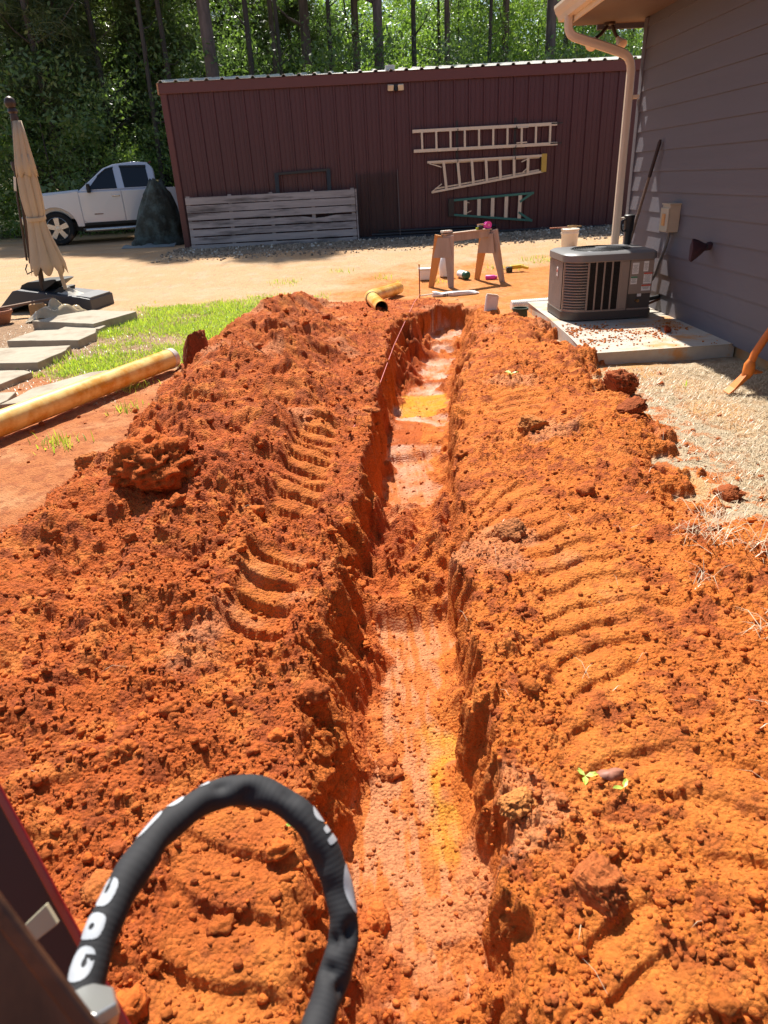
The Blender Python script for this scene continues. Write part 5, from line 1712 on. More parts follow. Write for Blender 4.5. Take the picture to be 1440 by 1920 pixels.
for i in range(n - 1):
    for j in range(n - 1):
        fs.append((i * n + j, (i + 1) * n + j, (i + 1) * n + j + 1, i * n + j + 1))
mb = MB().add(vs, fs)
M_film = mat('cloudy_film', (.50, .38, .22), .22, var=.3, scale=8, coat=.6)
mb.build('film', M_film, it, smooth=True, angle=50)
it = thing('terracotta_pot', 'round terracotta pot standing at the left picture edge', 'flower pot', (-4.62, 8.98, 0))
MB().lathe([(.10, 0), (.12, .02), (.155, .11), (.165, .125), (.175, .13), (.175, .165), (.16, .167), (.15, .12), (.10, .10), (.001, .1)], (-4.60, 8.95, .0), 28).build('pot', mat('terracotta', (.36, .145, .075), .85, var=.12), it, smooth=True)
MB().lathe([(.149, .0), (.001, .012)], (-4.60, 8.95, .118), 20).build('potting_soil', mat('potting', (.08, .05, .03), .95, var=.3), it)
it = thing('rag', 'pale crumpled rag lying on top of the umbrella base', 'rag', (-4.0, 9.8, .25))
vs, fs = [], []
n = 14
for i in range(n):
    for j in range(n):
        u, v = i / (n - 1), j / (n - 1)
        vs.append((-4.18 + .34 * u, 9.72 + .22 * v, .225 - .03 * u + .06 * math.sin(3.1 * u) * math.sin(3.1 * v) * (1 + float(gn(u * 6, v * 6, 2)))))
for i in range(n - 1):
    for j in range(n - 1):
        fs.append((i * n + j, (i + 1) * n + j, (i + 1) * n + j + 1, i * n + j + 1))
MB().add(vs, fs).build('cloth', mat('rag_pale', (.55, .50, .42), .9, var=.1), it, smooth=True)

# ------------------------------------------------------------------ something tall under a camouflage tarp
M_camo = mat('camo_tarp', (.026, .032, .024), .75, var=.6, scale=4.5, bump=.025, bscale=7, stain=(.07, .105, .10), stain_amt=.42, stain_scale=4)
tp = thing('covered_pile', 'tall object under a dark camouflage tarp standing at the shed corner', 'tarp', (-4.75, 17.5, .25))
n, mrows = 64, 26
vs, fs = [], []
for i in range(mrows):
    t = i / (mrows - 1)
    for k in range(n):
        a = 2 * math.pi * k / n
        w = .53 * (1 - .74 * t ** 1.7) * (1 + .08 * math.sin(a * 2 + 1))
        w *= 1 + .10 * abs(math.sin(a * 4.5 + 2 * t)) ** .6 * (1 - t * .3) - .05 + .10 * float(gn(math.cos(a) * 1.6 + 3, math.sin(a) * 1.6 + t * 2.2, 4))
        if t < .05:
            w *= 1.12
        dz = .06 * math.sin(a * 3)
        cx_o = -4.75 + .16 * t * (1 if t < .8 else .8)
        vs.append((cx_o + math.cos(a) * w * .98, 17.5 + math.sin(a) * w * .75, .25 + 1.36 * (t ** .8) + dz * t * 1.1 + .02 * float(gn(a * 2, t * 6, 8))))
for i in range(mrows - 1):
    for k in range(n):
        fs.append((i * n + k, i * n + (k + 1) % n, (i + 1) * n + (k + 1) % n, (i + 1) * n + k))
fs.append(tuple((mrows - 1) * n + k for k in range(n)))
MB().add(vs, fs).build('tarp', M_camo, tp, smooth=True, angle=70)
sk_ = []
fs = []
for i in range(18):
    for j in range(6):
        u, v = i / 17, j / 5
        sk_.append((-5.50 + 1.25 * u, 16.92 - .15 * u + .22 * v, .245 + .05 * v * (1 + .8 * float(gn(u * 7, v * 2, 3))) + .012))
for i in range(17):
    for j in range(5):
        fs.append((i * 6 + j, (i + 1) * 6 + j, (i + 1) * 6 + j + 1, i * 6 + j + 1))
MB().add(sk_, fs).build('trailing_hem', mat('tarp_blue', (.16, .20, .21), .6, var=.4, scale=5), tp, smooth=True)
# ------------------------------------------------------------------ the pickup
M_paint = mat('silver_paint', (.62, .65, .70), .25, metal=.3, var=.01, coat=1.0)
M_glass = mat('dark_glass', (.006, .008, .012), .05, var=.05, spec=.5)
M_rub = mat('tyre_rubber', (.018, .017, .016), .85, var=.2, stain=(.16, .09, .05), stain_amt=.25)
M_chr = mat('rim_metal', (.55, .53, .50), .25, metal=.9, var=.05)
M_trimk = mat('black_trim', (.012, .012, .012), .5)
tk = thing('pickup_truck', 'silver four door pickup truck parked left of the shed facing left', 'pickup truck', (-8.03, 20.12, .25), R(180 + 18))
# local axes: +x forward along the truck, +y to its left?  rotated 198 deg, so -x runs back to the right and away
def side(poly, y0, y1):
    return (poly, y0, y1)


TF = (Vector((1, 0, 0)), Vector((0, 0, 1)), Vector((0, -1, 0)), Vector((0, 0, 0)))   # polygon in x,z, extruded toward -y
# after the turn local +y faces the camera side
HW = .98


def arch(cx, r=.50, n=10):
    return [(cx + r * math.cos(a), .40 + r * math.sin(a)) for a in np.linspace(math.pi * .98, math.pi * .02, n)]


def ext(poly, ya, yb):
    """side polygon (x,z) extruded from y=ya to y=yb"""
    return MB().prism(poly, -yb, -ya, TF)


FWX, RWX = 0.0, -3.65
lower = [(-1.15 - .0, .42)] + [(-.62, .42)]
# front clip: hood and fenders with the arch cut
clip = [(-.66, .42), (-.50, .42)] + arch(FWX)[::-1][::-1] + [(.50, .45), (.92, .45), (.98, .55), (.98, .92), (.94, 1.10), (.80, 1.19), (-.66, 1.27)]
clip = [(-.66, .42), (-.52, .42)] + [(FWX + .50 * math.cos(a), .40 + .50 * math.sin(a)) for a in np.linspace(math.pi * .99, math.pi * .01, 12)] + [(.52, .45), (.66, .45), (.72, .55), (.72, .92), (.69, 1.08), (.58, 1.16), (-.66, 1.25)]
ext(clip, .62, HW).build('fender', M_paint, tk, bevel=.02, local=True)
ext(clip, -HW, -.62).build('fender', M_paint, tk, bevel=.02, local=True)
ext([(-.66, .60), (.68, .60), (.69, 1.06), (.56, 1.18), (.2, 1.24), (-.68, 1.29)], -.66, .66).build('hood', M_paint, tk, bevel=.02, local=True)
ext([(.69, .50), (.80, .52), (.80, .72), (.69, .74)], -.95, .95).build('bumper', M_chr, tk, bevel=.03, local=True)
ext([(.68, .74), (.73, .76), (.72, 1.05), (.68, 1.07)], -.55, .55).build('grille', M_trimk, tk, bevel=.01, local=True)
for s in (1, -1):
    ext([(.64, .86), (.73, .86), (.71, 1.04), (.63, 1.06)], min(s * .6, s * .93), max(s * .6, s * .93)).build('headlight', mat('lamp_glass', (.5, .5, .52), .1), tk, bevel=.01, local=True)
# cab: lower body with doors, greenhouse with tumblehome
cabl = [(-.60, .44), (-2.62, .44), (-2.62, 1.24), (-.60, 1.24)]
ext(cabl, -HW + .02, HW - .02).build('cab_body', M_paint, tk, bevel=.02, local=True)
gh = MB()
bot = [(-.58, 1.235), (-2.62, 1.235)]
prof = [(-.66, 1.235), (-1.36, 1.74), (-1.62, 1.83), (-2.10, 1.875), (-2.46, 1.85), (-2.60, 1.70), (-2.62, 1.235)]
vs = []
for s in (1, -1):
    for (x, z) in prof:
        tz = (z - 1.235) / .64
        vs.append((x, s * (HW - .035 - .17 * tz), z))
n = len(prof)
fs = [tuple(range(n))[::-1], tuple(range(n, 2 * n))] + [(i, (i + 1) % n, n + (i + 1) % n, n + i) for i in range(n)]
gh.add(vs, fs).build('cab_roof', M_paint, tk, bevel=.03, local=True, smooth=True)


def yz(z, off=.004):
    return HW - .035 - .17 * (z - 1.235) / .64 + off


def pane(poly, s, name='window', m=M_glass, off=.006, parent=None):
    vs = [(x, s * yz(z, off), z) for x, z in poly] + [(x, s * yz(z, off - .03), z) for x, z in poly]
    n = len(poly)
    fs = [tuple(range(n)), tuple(range(n, 2 * n))[::-1]] + [(i, (i + 1) % n, n + (i + 1) % n, n + i) for i in range(n)]
    return MB().add(vs, fs).build(name, m, parent or tk, local=True)


for s in (1, -1):
    pane([(-.90, 1.27), (-1.62, 1.27), (-1.60, 1.745), (-1.42, 1.715), (-1.20, 1.57)], s)
    pane([(-1.80, 1.28), (-2.44, 1.28), (-2.41, 1.745), (-1.77, 1.77)], s)
    pane([(-1.18, 1.575), (-1.42, 1.735), (-1.62, 1.775), (-1.60, 1.735), (-1.42, 1.70), (-1.20, 1.55)], s, 'visor_trim', M_trimk, .018)
    pane([(-1.76, 1.795), (-2.42, 1.785), (-2.42, 1.73), (-1.76, 1.75)], s, 'visor_trim', M_trimk, .018)
    # doors, slightly proud, with handles
    y0, y1 = s * (HW - .04), s * (HW + .006)
    d1 = ext([(-.66, .56), (-.74, .50), (-1.70, .50), (-1.70, 1.225), (-.66, 1.225)], min(y0, y1), max(y0, y1)).build('door', M_paint, tk, bevel=.012, local=True)
    d2 = ext([(-1.715, .50), (-2.42, .50), (-2.50, .60), (-2.50, 1.225), (-1.715, 1.225)], min(y0, y1), max(y0, y1)).build('door', M_paint, tk, bevel=.012, local=True)
    for d, hx in ((d1, -1.55), (d2, -2.38)):
        MB().box((hx, s * (HW + .022), 1.10), (.20, .03, .035)).build('handle', M_chr, d, bevel=.008, local=True)
    ext([(-.95, .685), (-1.16, .685), (-1.17, .705), (-.95, .71)], min(s * HW, s * (HW + .012)), max(s * HW, s * (HW + .012))).build('side_badge', mat('badge_rust', (.16, .07, .05), .5), d1, local=True)
    ext([(-.60, .44), (-2.62, .44), (-2.62, .50), (-.60, .50)], min(s * (HW - .03), s * (HW - .01)), max(s * (HW - .03), s * (HW - .01))).build('sill', M_trimk, tk, local=True)
    MB().tube([(-.62, s * (HW - .1), .33), (-.70, s * (HW + .06), .33), (-.80, s * (HW + .09), .33), (-2.5, s * (HW + .09), .33), (-2.6, s * (HW + .06), .33), (-2.66, s * (HW - .1), .33)], .045, 10).build('running_board', M_chr, tk, smooth=True, local=True)
    mr = MB().box((-.93, s * (HW + .14), 1.30), (.10, .19, .21)).build('mirror', M_trimk, tk, bevel=.03, local=True)
    MB().box((-.915, s * (HW + .14), 1.36), (.09, .17, .10)).build('mirror_cap', M_paint, mr, bevel=.03, local=True)
    MB().bar((-.90, s * (HW - .05), 1.25), (-.92, s * (HW + .08), 1.26), .05, .05).build('mirror_arm', M_trimk, mr, local=True)
vs = [(-.70, -.86, 1.27), (-.70, .86, 1.27), (-1.345, .76, 1.735), (-1.345, -.76, 1.735)]
MB().add([(x + .012, y, z + .016) for x, y, z in vs], [(0, 1, 2, 3)]).build('windscreen', M_glass, tk, local=True, solid=.008)
MB().add([(-2.632, -.70, 1.30), (-2.632, .70, 1.30), (-2.612, .66, 1.70), (-2.612, -.66, 1.70)], [(3, 2, 1, 0)]).build('rear_window', M_glass, tk, local=True, solid=.008)
MB().box((-2.58, 0, 1.865), (.05, .35, .03)).build('brake_lamp', mat('lamp_red', (.35, .02, .02), .3), tk, local=True, bevel=.008)
# bed
bedp = [(-2.68, .50), (-3.13, .50)] + [(RWX + .52 * math.cos(a), .40 + .52 * math.sin(a)) for a in np.linspace(.01 * math.pi, .99 * math.pi, 12)] + [(-4.20, .55), (-4.72, .58), (-4.72, 1.22), (-2.68, 1.24)]
ext(bedp, .80, HW).build('bed_side', M_paint, tk, bevel=.02, local=True)
ext(bedp, -HW, -.80).build('bed_side', M_paint, tk, bevel=.02, local=True)
MB().box((-3.70, 0, .72), (2.0, 1.62, .06)).build('bed_floor', M_trimk, tk, local=True)
MB().box((-4.71, 0, .93), (.06, 1.62, .55)).build('tailgate', M_paint, tk, bevel=.01, local=True)
MB().box((-2.70, 0, .95), (.05, 1.62, .5)).build('bed_front', M_paint, tk, local=True)
MB().box((-4.78, 0, .58), (.12, 1.9, .16)).build('rear_bumper', M_chr, tk, bevel=.03, local=True)
MB().box((-1.9, 0, .42), (5.2, 1.1, .22)).build('chassis', M_trimk, tk, local=True)


def wheel(x, s):
    y = s * (HW - .13)
    prof = [(.25, -.125), (.36, -.13), (.395, -.10), (.405, -.05), (.405, .05), (.395, .10), (.36, .13), (.27, .125)]
    w = MB().lathe(prof, (x, y, .405), 36, (0, 1, 0), caps=False).build('wheel', M_rub, tk, smooth=True, local=True)
    MB().lathe([(.275, 0), (.28, s * .118), (.262, s * .124), (.25, s * .09), (.25, 0)], (x, y, .405), 36, (0, 1, 0), caps=False).build('rim', M_chr, w, smooth=True, local=True)
    MB().lathe([(.26, s * .02), (.001, s * .021)], (x, y, .405), 24, (0, 1, 0)).build('wheel_well_disc', M_trimk, w, local=True)
    sp = MB()
    for q in range(5):
        a = 2 * math.pi * q / 5 + .3
        d = Vector((math.cos(a), 0, math.sin(a)))
        t = Vector((-math.sin(a), 0, math.cos(a)))
        o = Vector((x, y + s * .10, .405))
        sp.add([o + d * .05 - t * .05, o + d * .05 + t * .05, o + d * .255 + t * .062, o + d * .255 - t * .062] + [o - Vector((0, s * .03, 0)) + d * .05 - t * .05, o - Vector((0, s * .03, 0)) + d * .05 + t * .05, o - Vector((0, s * .03, 0)) + d * .255 + t * .062, o - Vector((0, s * .03, 0)) + d * .255 - t * .062],
               [(0, 1, 2, 3), (7, 6, 5, 4), (0, 4, 5, 1), (1, 5, 6, 2), (2, 6, 7, 3), (3, 7, 4, 0)])
    sp.build('spokes', M_chr, w, local=True)
    MB().lathe([(.06, s * .09), (.055, s * .118), (.001, s * .12)], (x, y, .405), 16, (0, 1, 0)).build('hub_cap', M_chr, w, smooth=True, local=True)


for s in (1, -1):
    wheel(FWX, s)
    wheel(RWX, s)

# ------------------------------------------------------------------ the woods behind
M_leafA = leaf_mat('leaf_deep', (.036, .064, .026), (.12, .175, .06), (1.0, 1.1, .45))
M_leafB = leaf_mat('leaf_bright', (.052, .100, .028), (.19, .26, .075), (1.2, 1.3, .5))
M_need = leaf_mat('pine_needles', (.038, .058, .024), (.12, .14, .055), (.75, .8, .35))
M_bark = mat('pine_bark', (.155, .118, .108), .95, var=.55, scale=5, bump=.03, bscale=7, stretch=(1, 1, .22), stain=(.10, .075, .07), stain_amt=.5, stain_scale=7)
M_bark2 = mat('grey_bark', (.075, .062, .055), .95, var=.4, scale=6, bump=.01, bscale=9, stretch=(1, 1, .2))


def leafs(cent, size, g, up=.3):
    """leaf sized diamonds at cent (n,3)"""
    n = len(cent)
    s = size * (.4 + 1.3 * g.random(n) ** 1.8)
    Rm = rand_rot(n, g)
    a, b = Rm[:, :, 0], Rm[:, :, 1]
    nrm = Rm[:, :, 2]
    P = np.stack([cent - a * s[:, None], cent + b * s[:, None] * .45 + nrm * s[:, None] * .12, cent + a * s[:, None], cent - b * s[:, None] * .45 + nrm * s[:, None] * .12], 1)
    F = (np.arange(n) * 4)[:, None] + np.array([[0, 1, 2, 3]])
    return P.reshape(-1, 3), F


def crown_mesh(name, m, n_cl, n_lf, lo, hi, rad, size, seed, drape=.0):
    g = np.random.default_rng(seed)
    cc = []
    for k in range(n_cl):
        t = g.random()
        z = lo + (hi - lo) * t
        rr = rad * (math.sin(math.pi * (.12 + .80 * t)) ** .7) * math.sqrt(g.random() * .85 + .15)
        a = g.random() * 6.283
        cc.append((rr * math.cos(a), rr * math.sin(a), z, .25 + .45 * g.random()))
    cc = np.array(cc)
    which = g.integers(0, n_cl, n_lf)
    off = g.normal(size=(n_lf, 3))
    off[:, 2] *= .55
    P = cc[which, :3] + off * cc[which, 3:4] * .75
    P[:, 2] -= drape * np.hypot(off[:, 0], off[:, 1]) * .3
    V, F = leafs(P, size, g)
    tone = np.repeat(np.clip(.5 + .25 * g.normal(size=n_lf) + .3 * (g.random(n_cl)[which] - .5), 0, 1), 4)
    me_o = np_mesh(name, V, F, m, attrs={'tone': tone})
    me = me_o.data
    bpy.data.objects.remove(me_o)
    return me, cc


def needle_mesh(name, n_cl, n_nd, lo, hi, rad, seed):
    """pine crown: sprays of long needles bundled on twigs"""
    g = np.random.default_rng(seed)
    t = g.random(n_cl) ** .8
    z = lo + (hi - lo) * t
    rr = rad * (1.05 - t * .8) * np.sqrt(g.random(n_cl) * .9 + .1)
    a = g.random(n_cl) * 6.283
    cc = np.stack([rr * np.cos(a), rr * np.sin(a), z], 1)
    w = g.integers(0, n_cl, n_nd)
    d = g.normal(size=(n_nd, 3))
    d[:, 2] *= .7
    d /= np.linalg.norm(d, axis=1)[:, None]
    base = cc[w] + g.normal(size=(n_nd, 3)) * .12
    ln = .28 + .22 * g.random(n_nd)
    sd = np.cross(d, g.normal(size=(n_nd, 3)))
    sd /= np.linalg.norm(sd, axis=1)[:, None]
    tip = base + d * ln[:, None] - np.array([0, 0, .05])
    P = np.stack([base - sd * .012, base + sd * .012, tip], 1)
    F = (np.arange(n_nd) * 3)[:, None] + np.array([[0, 1, 2]])
    o = np_mesh(name, P.reshape(-1, 3), F, M_need, attrs={'tone': np.repeat(g.random(n_nd), 3)})
    me = o.data
    bpy.data.objects.remove(o)
    return me


def trunk_mesh(name, h, r0, r1, seed, m, lean=.0, limbs=6, l0=.35, l_len=1.6, dead=False):
    g = np.random.default_rng(seed)
    P, Rr = [], []
    n = 16
    bx, by = (g.random(2) - .5) * .25
    for i in range(n):
        t = i / (n - 1)
        P.append((lean * t * h + bx * math.sin(t * 3), by * math.sin(t * 2.3), -.2 + t * (h + .2)))
        Rr.append((r0 * (1 - t) + r1 * t) * (1 + .35 * math.exp(-t * 22)))
    mb = MB().tube(P, Rr, 14)
    for k in range(limbs):
        t = l0 + (.97 - l0) * (k + g.random() * .8) / limbs
        i = int(t * (n - 1))
        p = Vector(P[i])
        a = g.random() * 6.283
        L = l_len * (.5 + g.random()) * (1.15 - t * .6)
        d = Vector((math.cos(a), math.sin(a), .25 + .5 * g.random()))
        rr = Rr[i] * .42
        q1 = p + d * L * .5 + Vector((0, 0, -.05))
        q2 = p + d * L + Vector((0, 0, .12 * L))
        mb.tube([p, q1, q2], [rr, rr * .6, rr * .18], 7)
    o = mb.build(name, m, None, smooth=True, angle=60)
    me = o.data
    bpy.data.objects.remove(o)
    return me


cr_b = [crown_mesh('crown', M_leafB if i % 2 else M_leafA, 60, 12500, .9, 7.2 + i * .5, 2.1 + .15 * i, .058, 100 + i)[0] for i in range(5)]
cr_s = [crown_mesh('foliage', M_leafB if i % 2 == 0 else M_leafA, 26, 5000, .1, 2.6 + .5 * i, 1.3 + .15 * i, .050, 120 + i)[0] for i in range(4)]
cr_big = [crown_mesh('crown', M_leafA, 110, 12000, 1.2, 10.5, 2.9, .09, 140 + i)[0] for i in range(2)]
pn = [needle_mesh('crown', 130, 15000, 7.5, 15.0, 2.6, 160 + i) for i in range(3)]
pnl = [needle_mesh('crown', 110, 14000, 1.6, 9.5, 1.9, 170 + i) for i in range(2)]
tr_b = [trunk_mesh('trunk', 6.5 + i * .4, .07 + .012 * i, .02, 200 + i, M_bark2, lean=.03 * (i - 2), limbs=9, l0=.25) for i in range(5)]
tr_s = [trunk_mesh('stem', 2.2, .03, .01, 220 + i, M_bark2, limbs=6, l0=.15, l_len=.8) for i in range(2)]
tr_p = [trunk_mesh('trunk', 15.5, .21, .07, 240 + i, M_bark, lean=(-.012, .01, 0)[i], limbs=12, l0=.42, l_len=1.8) for i in range(3)]
tr_t = [trunk_mesh('trunk', 12, .085 + .02 * i, .035, 250 + i, M_bark2, lean=(-.02, .03, .0)[i], limbs=9, l0=.22, l_len=1.0) for i in range(3)]
tr_l = [trunk_mesh('trunk', 9.6, .12, .03, 260 + i, M_bark, lean=.01, limbs=18, l0=.14, l_len=1.5) for i in range(2)]


def tree(name, label, cat, x, y, s, tm, cm, rz=None, group=None, cname='crown', tname='trunk', sxy=1.0):
    t = thing(name, label, cat, (x, y, base_z(np.array(y)) - .02), random.random() * 6.28 if rz is None else rz, group)
    t.scale = (s * sxy, s * sxy, s)
    if tm is not None:
        link(tname, tm, t)
    if cm is not None:
        link(cname, cm, t)
    return t


# trunks one can point at (place along the back, distance, thickness)
BIG = [(-4.05, 24.0, 1.12, 0, 'thickest pine trunk rising behind the left end of the shed roof', 0.0),
       (.93, 26.0, .95, 1, 'slim dark pine trunk rising behind the pale roof box', 0.0),
       (6.9, 27.5, 1.05, 2, 'straight dark pine trunk just left of the house gutter corner', 0.0),
       (-1.55, 29.0, 1.1, 1, 'shadowy pine trunk behind the middle left of the shed roof', 1.0),
       (-10.2, 27.0, 1.15, 0, 'dark pine trunk in the woods above the closed umbrella', 1.0),
       (3.6, 29.5, .62, 2, 'thin pine trunk in bright leaves behind the middle of the shed roof', 0.5),
       (.15, 31.0, .9, 0, 'pine trunk half hidden in foliage left of the pale roof box', 2.0),
       (-2.65, 28.5, .55, 1, 'narrow leaning trunk right of the thickest pine', 2.0),
       (5.9, 31.0, .85, 1, 'pine trunk deep in leaves between shed roof and gutter', 1.5)]
for i, (x, y, s, k, lb, rz) in enumerate(BIG):
    tree('pine_tree', lb, 'pine tree', x, y, 1.0, tr_p[k], pn[i % 3], rz, 'tall pines behind the shed', sxy=s)
THIN = [(-5.6, 25.2, 1, 'thin dark trunk leaning behind the truck roof, left of the shed corner'), (-6.3, 24.6, 0, 'spindly trunk in shade above the truck bed'),
        (-3.1, 25.3, 2, 'thin twin trunk close right of the thickest pine'), (-2.2, 26.2, 0, 'thin trunk behind the shed roof between two wider pines'),
        (-.7, 27.2, 1, 'thin straight trunk left of the pale roof box'), (2.2, 28.0, 2, 'thin trunk in bright foliage right of the pale roof box'),
        (4.75, 28.6, 0, 'thin trunk among leaves behind the right part of the shed roof'), (-8.0, 26.0, 2, 'thin trunk in deep shade above the truck cab')]
for i, (x, y, k, lb) in enumerate(THIN):
    tree('young_tree', lb, 'tree', x, y, 1.0, tr_t[k], pn[i % 3], None, 'thin trees behind the shed')
g_ = np.random.default_rng(5)
# low needled pines and leafy trees filling the wood
G = 'leafy trees filling the woods'
for i in range(46):
    y = 24.5 + 15 * (i / 46) + g_.random() * 2
    x = (g_.random() - .52) * (.92 * y) + .4
    if x > -4.6:
        y = 30.5 + (y - 24.5) * .75
    elif x > -9 and y < 26:
        y += 2.5
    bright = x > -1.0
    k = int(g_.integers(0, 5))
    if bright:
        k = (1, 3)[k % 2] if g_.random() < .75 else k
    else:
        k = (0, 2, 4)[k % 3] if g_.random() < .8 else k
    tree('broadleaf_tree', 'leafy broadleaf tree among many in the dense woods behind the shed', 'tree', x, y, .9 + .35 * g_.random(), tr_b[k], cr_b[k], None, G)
for i in range(24):
    y = 25.0 + 9 * g_.random()
    x = -14.5 + 13 * g_.random()
    y += 4 * (x > -5)
    tree('young_pine', 'feathery young pine among others in the shaded woods', 'pine tree', x, y, .85 + .4 * g_.random(), tr_l[i % 2], pnl[i % 2], None, 'young pines in the woods')
for i in range(26):
    x = -15 + 25 * (i + g_.random()) / 26
    y = 23.3 + 1.8 * g_.random() + (.8 if -9.5 < x < -3 else 0)
    if x > -3.5:
        y += 1.5
    k = i % 4
    tree('understory_bush', 'leafy bush in the undergrowth along the front edge of the woods', 'bush', x, y, .8 + .7 * g_.random(), tr_s[i % 2], cr_s[k], None, 'bushes along the wood edge', 'foliage', 'stem')
# the far wood that reads as one mass
gq = np.random.default_rng(9)
cent = []
for i in range(60):
    y = 50 + 16 * gq.random()
    x = (gq.random() - .5) * 1.15 * y
    h = 9 + 6 * gq.random()
    m_ = 1000
    c = gq.normal(size=(m_, 3)) * np.array([1.9, 1.2, h * .24]) + np.array([x, y, h * .45])
    c[:, 2] = np.abs(c[:, 2] - .2) + .2
    cent.append(c)
cent = np.concatenate(cent)
V_, F_ = leafs(cent, .26, gq)
stuff(np_mesh('far_wood', V_, F_, M_leafA, attrs={'tone': np.repeat(gq.random(len(cent)), 4)}))

# ------------------------------------------------------------------ the little excavator at the camera's feet
M_redp = mat('machine_red', (.30, .012, .014), .4, var=.15, scale=30, coat=.3)
M_rust = mat('worn_brown_steel', (.075, .034, .020), .5, metal=.3, var=.4, scale=18, stain=(.16, .065, .03), stain_amt=.5, stain_scale=9)
M_slee = mat('hose_sleeve', (.016, .016, .019), .8, var=.2, scale=40)
ex = thing('excavator', 'red excavator boom corner with black sleeved hose close to the camera', 'excavator', (-.35, .25, .75))
hose = [(-.285, .350, .776), (-.286, .395, .785), (-.28, .432, .794), (-.267, .479, .799), (-.242, .534, .797), (-.201, .574, .79), (-.157, .581, .782), (-.113, .563, .768), (-.084, .536, .737), (-.069, .51, .707), (-.062, .476, .683), (-.072, .443, .662), (-.085, .408, .657), (-.098, .364, .658), (-.112, .319, .657), (-.14, .26, .64)]


def spline(P, n):
    P = [Vector(p) for p in P]
    out = []
    for i in range(len(P) - 1):
        p0, p1, p2, p3 = P[max(i - 1, 0)], P[i], P[i + 1], P[min(i + 2, len(P) - 1)]
        for k in range(n):
            t = k / n
            out.append(.5 * ((2 * p1) + (p2 - p0) * t + (2 * p0 - 5 * p1 + 4 * p2 - p3) * t * t + (3 * p1 - p0 - 3 * p2 + p3) * t ** 3))
    out.append(P[-1])
    return out


HS = spline(hose, 26)
HN = len(HS)
NK = 32
hx = []
prev = None
for i, p in enumerate(HS):
    d = (HS[min(i + 1, HN - 1)] - HS[max(i - 1, 0)]).normalized()
    # reference direction: toward the eye, carried along
    e = (Vector((0, 0, CAM_Z)) - p).normalized()
    x = (e - d * e.dot(d)).normalized()
    hx.append((p, x, d.cross(x), d))
creases = [(.50, 1.0, .25), (.335, -.6, .3), (.60, 2.4, .4), (.672, -.5, .5), (.69, .8, .4), (.55, .9, .25), (.385, .3, .22), (.45, -.7, .25), (.76, -.8, .35), (.235, 1.6, .18), (.42, 2.2, .25), (.74, .4, .3)]


def hose_r(s, a):
    r = .0167 + .0008 * math.sin(s * 37) + .0006 * math.sin(s * 90 + a * 2)
    if s < .12:
        r *= .90 + .10 * s / .12
    for cs, ca, dp in creases:
        da = (a - ca + math.pi) % (2 * math.pi) - math.pi
        r -= .0215 * dp * math.exp(-((s - cs) / .016) ** 2 - (da / .6) ** 2)
    return r


def hose_pt(s, a, off=0.0):
    f = s * (HN - 1)
    i = min(int(f), HN - 2)
    t = f - i
    p = hx[i][0].lerp(hx[i + 1][0], t)
    x = hx[i][1].lerp(hx[i + 1][1], t)
    y = hx[i][2].lerp(hx[i + 1][2], t)
    r = hose_r(s, a) + off
    return p + x * math.cos(a) * r + y * math.sin(a) * r


NS = 440
vs, fs = [], []
for i in range(NS + 1):
    s = i / NS
    for k in range(NK):
        vs.append(hose_pt(s, 2 * math.pi * k / NK, .00010 * math.cos(math.pi * i / 2)))
for i in range(NS):
    for k in range(NK):
        fs.append((i * NK + k, i * NK + (k + 1) % NK, (i + 1) * NK + (k + 1) % NK, (i + 1) * NK + k))
hs = MB().add(vs, fs).build('hose', M_slee, ex, smooth=True, angle=80)


def decal(name, mask, s0, s1, a0, a1, m, ns=70, na=46):
    vs, fs, ids = [], [], {}
    for i in range(ns + 1):
        for k in range(na + 1):
            ids[i, k] = len(vs)
            vs.append(hose_pt(s0 + (s1 - s0) * i / ns, a0 + (a1 - a0) * k / na, .0007))
    for i in range(ns):
        for k in range(na):
            if mask((i + .5) / ns, (k + .5) / na):
                fs.append((ids[i, k], ids[i + 1, k], ids[i + 1, k + 1], ids[i, k + 1]) if a1 > a0 else (ids[i, k], ids[i, k + 1], ids[i + 1, k + 1], ids[i + 1, k]))
    used = sorted({q for f in fs for q in f})
    re = {q: j for j, q in enumerate(used)}
    return MB().add([vs[q] for q in used], [tuple(re[q] for q in f) for f in fs]).build(name, m, hs, smooth=True, angle=80)


M_prt = mat('white_print', (.40, .42, .45), .6, var=.15, scale=60)


def ell(u, v, cu, cv, ru, rv, p=2.0):
    return abs((u - cu) / ru) ** p + abs((v - cv) / rv) ** p < 1


def g_G(u, v):
    o = ell(u, v, .5, .5, .48, .48, 2.4) and not ell(u, v, .47, .36, .13, .10)
    return o and not (v < .42 and .58 < u < .72) and not ell(u, v, .62, .10, .10, .12)


def g_D(u, v):
    return ell(u, v, .5, .5, .48, .49, 3.2) and not ell(u, v, .5, .5, .13, .12)


def g_U(u, v):
    return ell(u, v, .45, .5, .46, .49, 2.6) and not (ell(u, v, .58, .52, .16, .13) or (u > .58 and abs(v - .52) < .08))


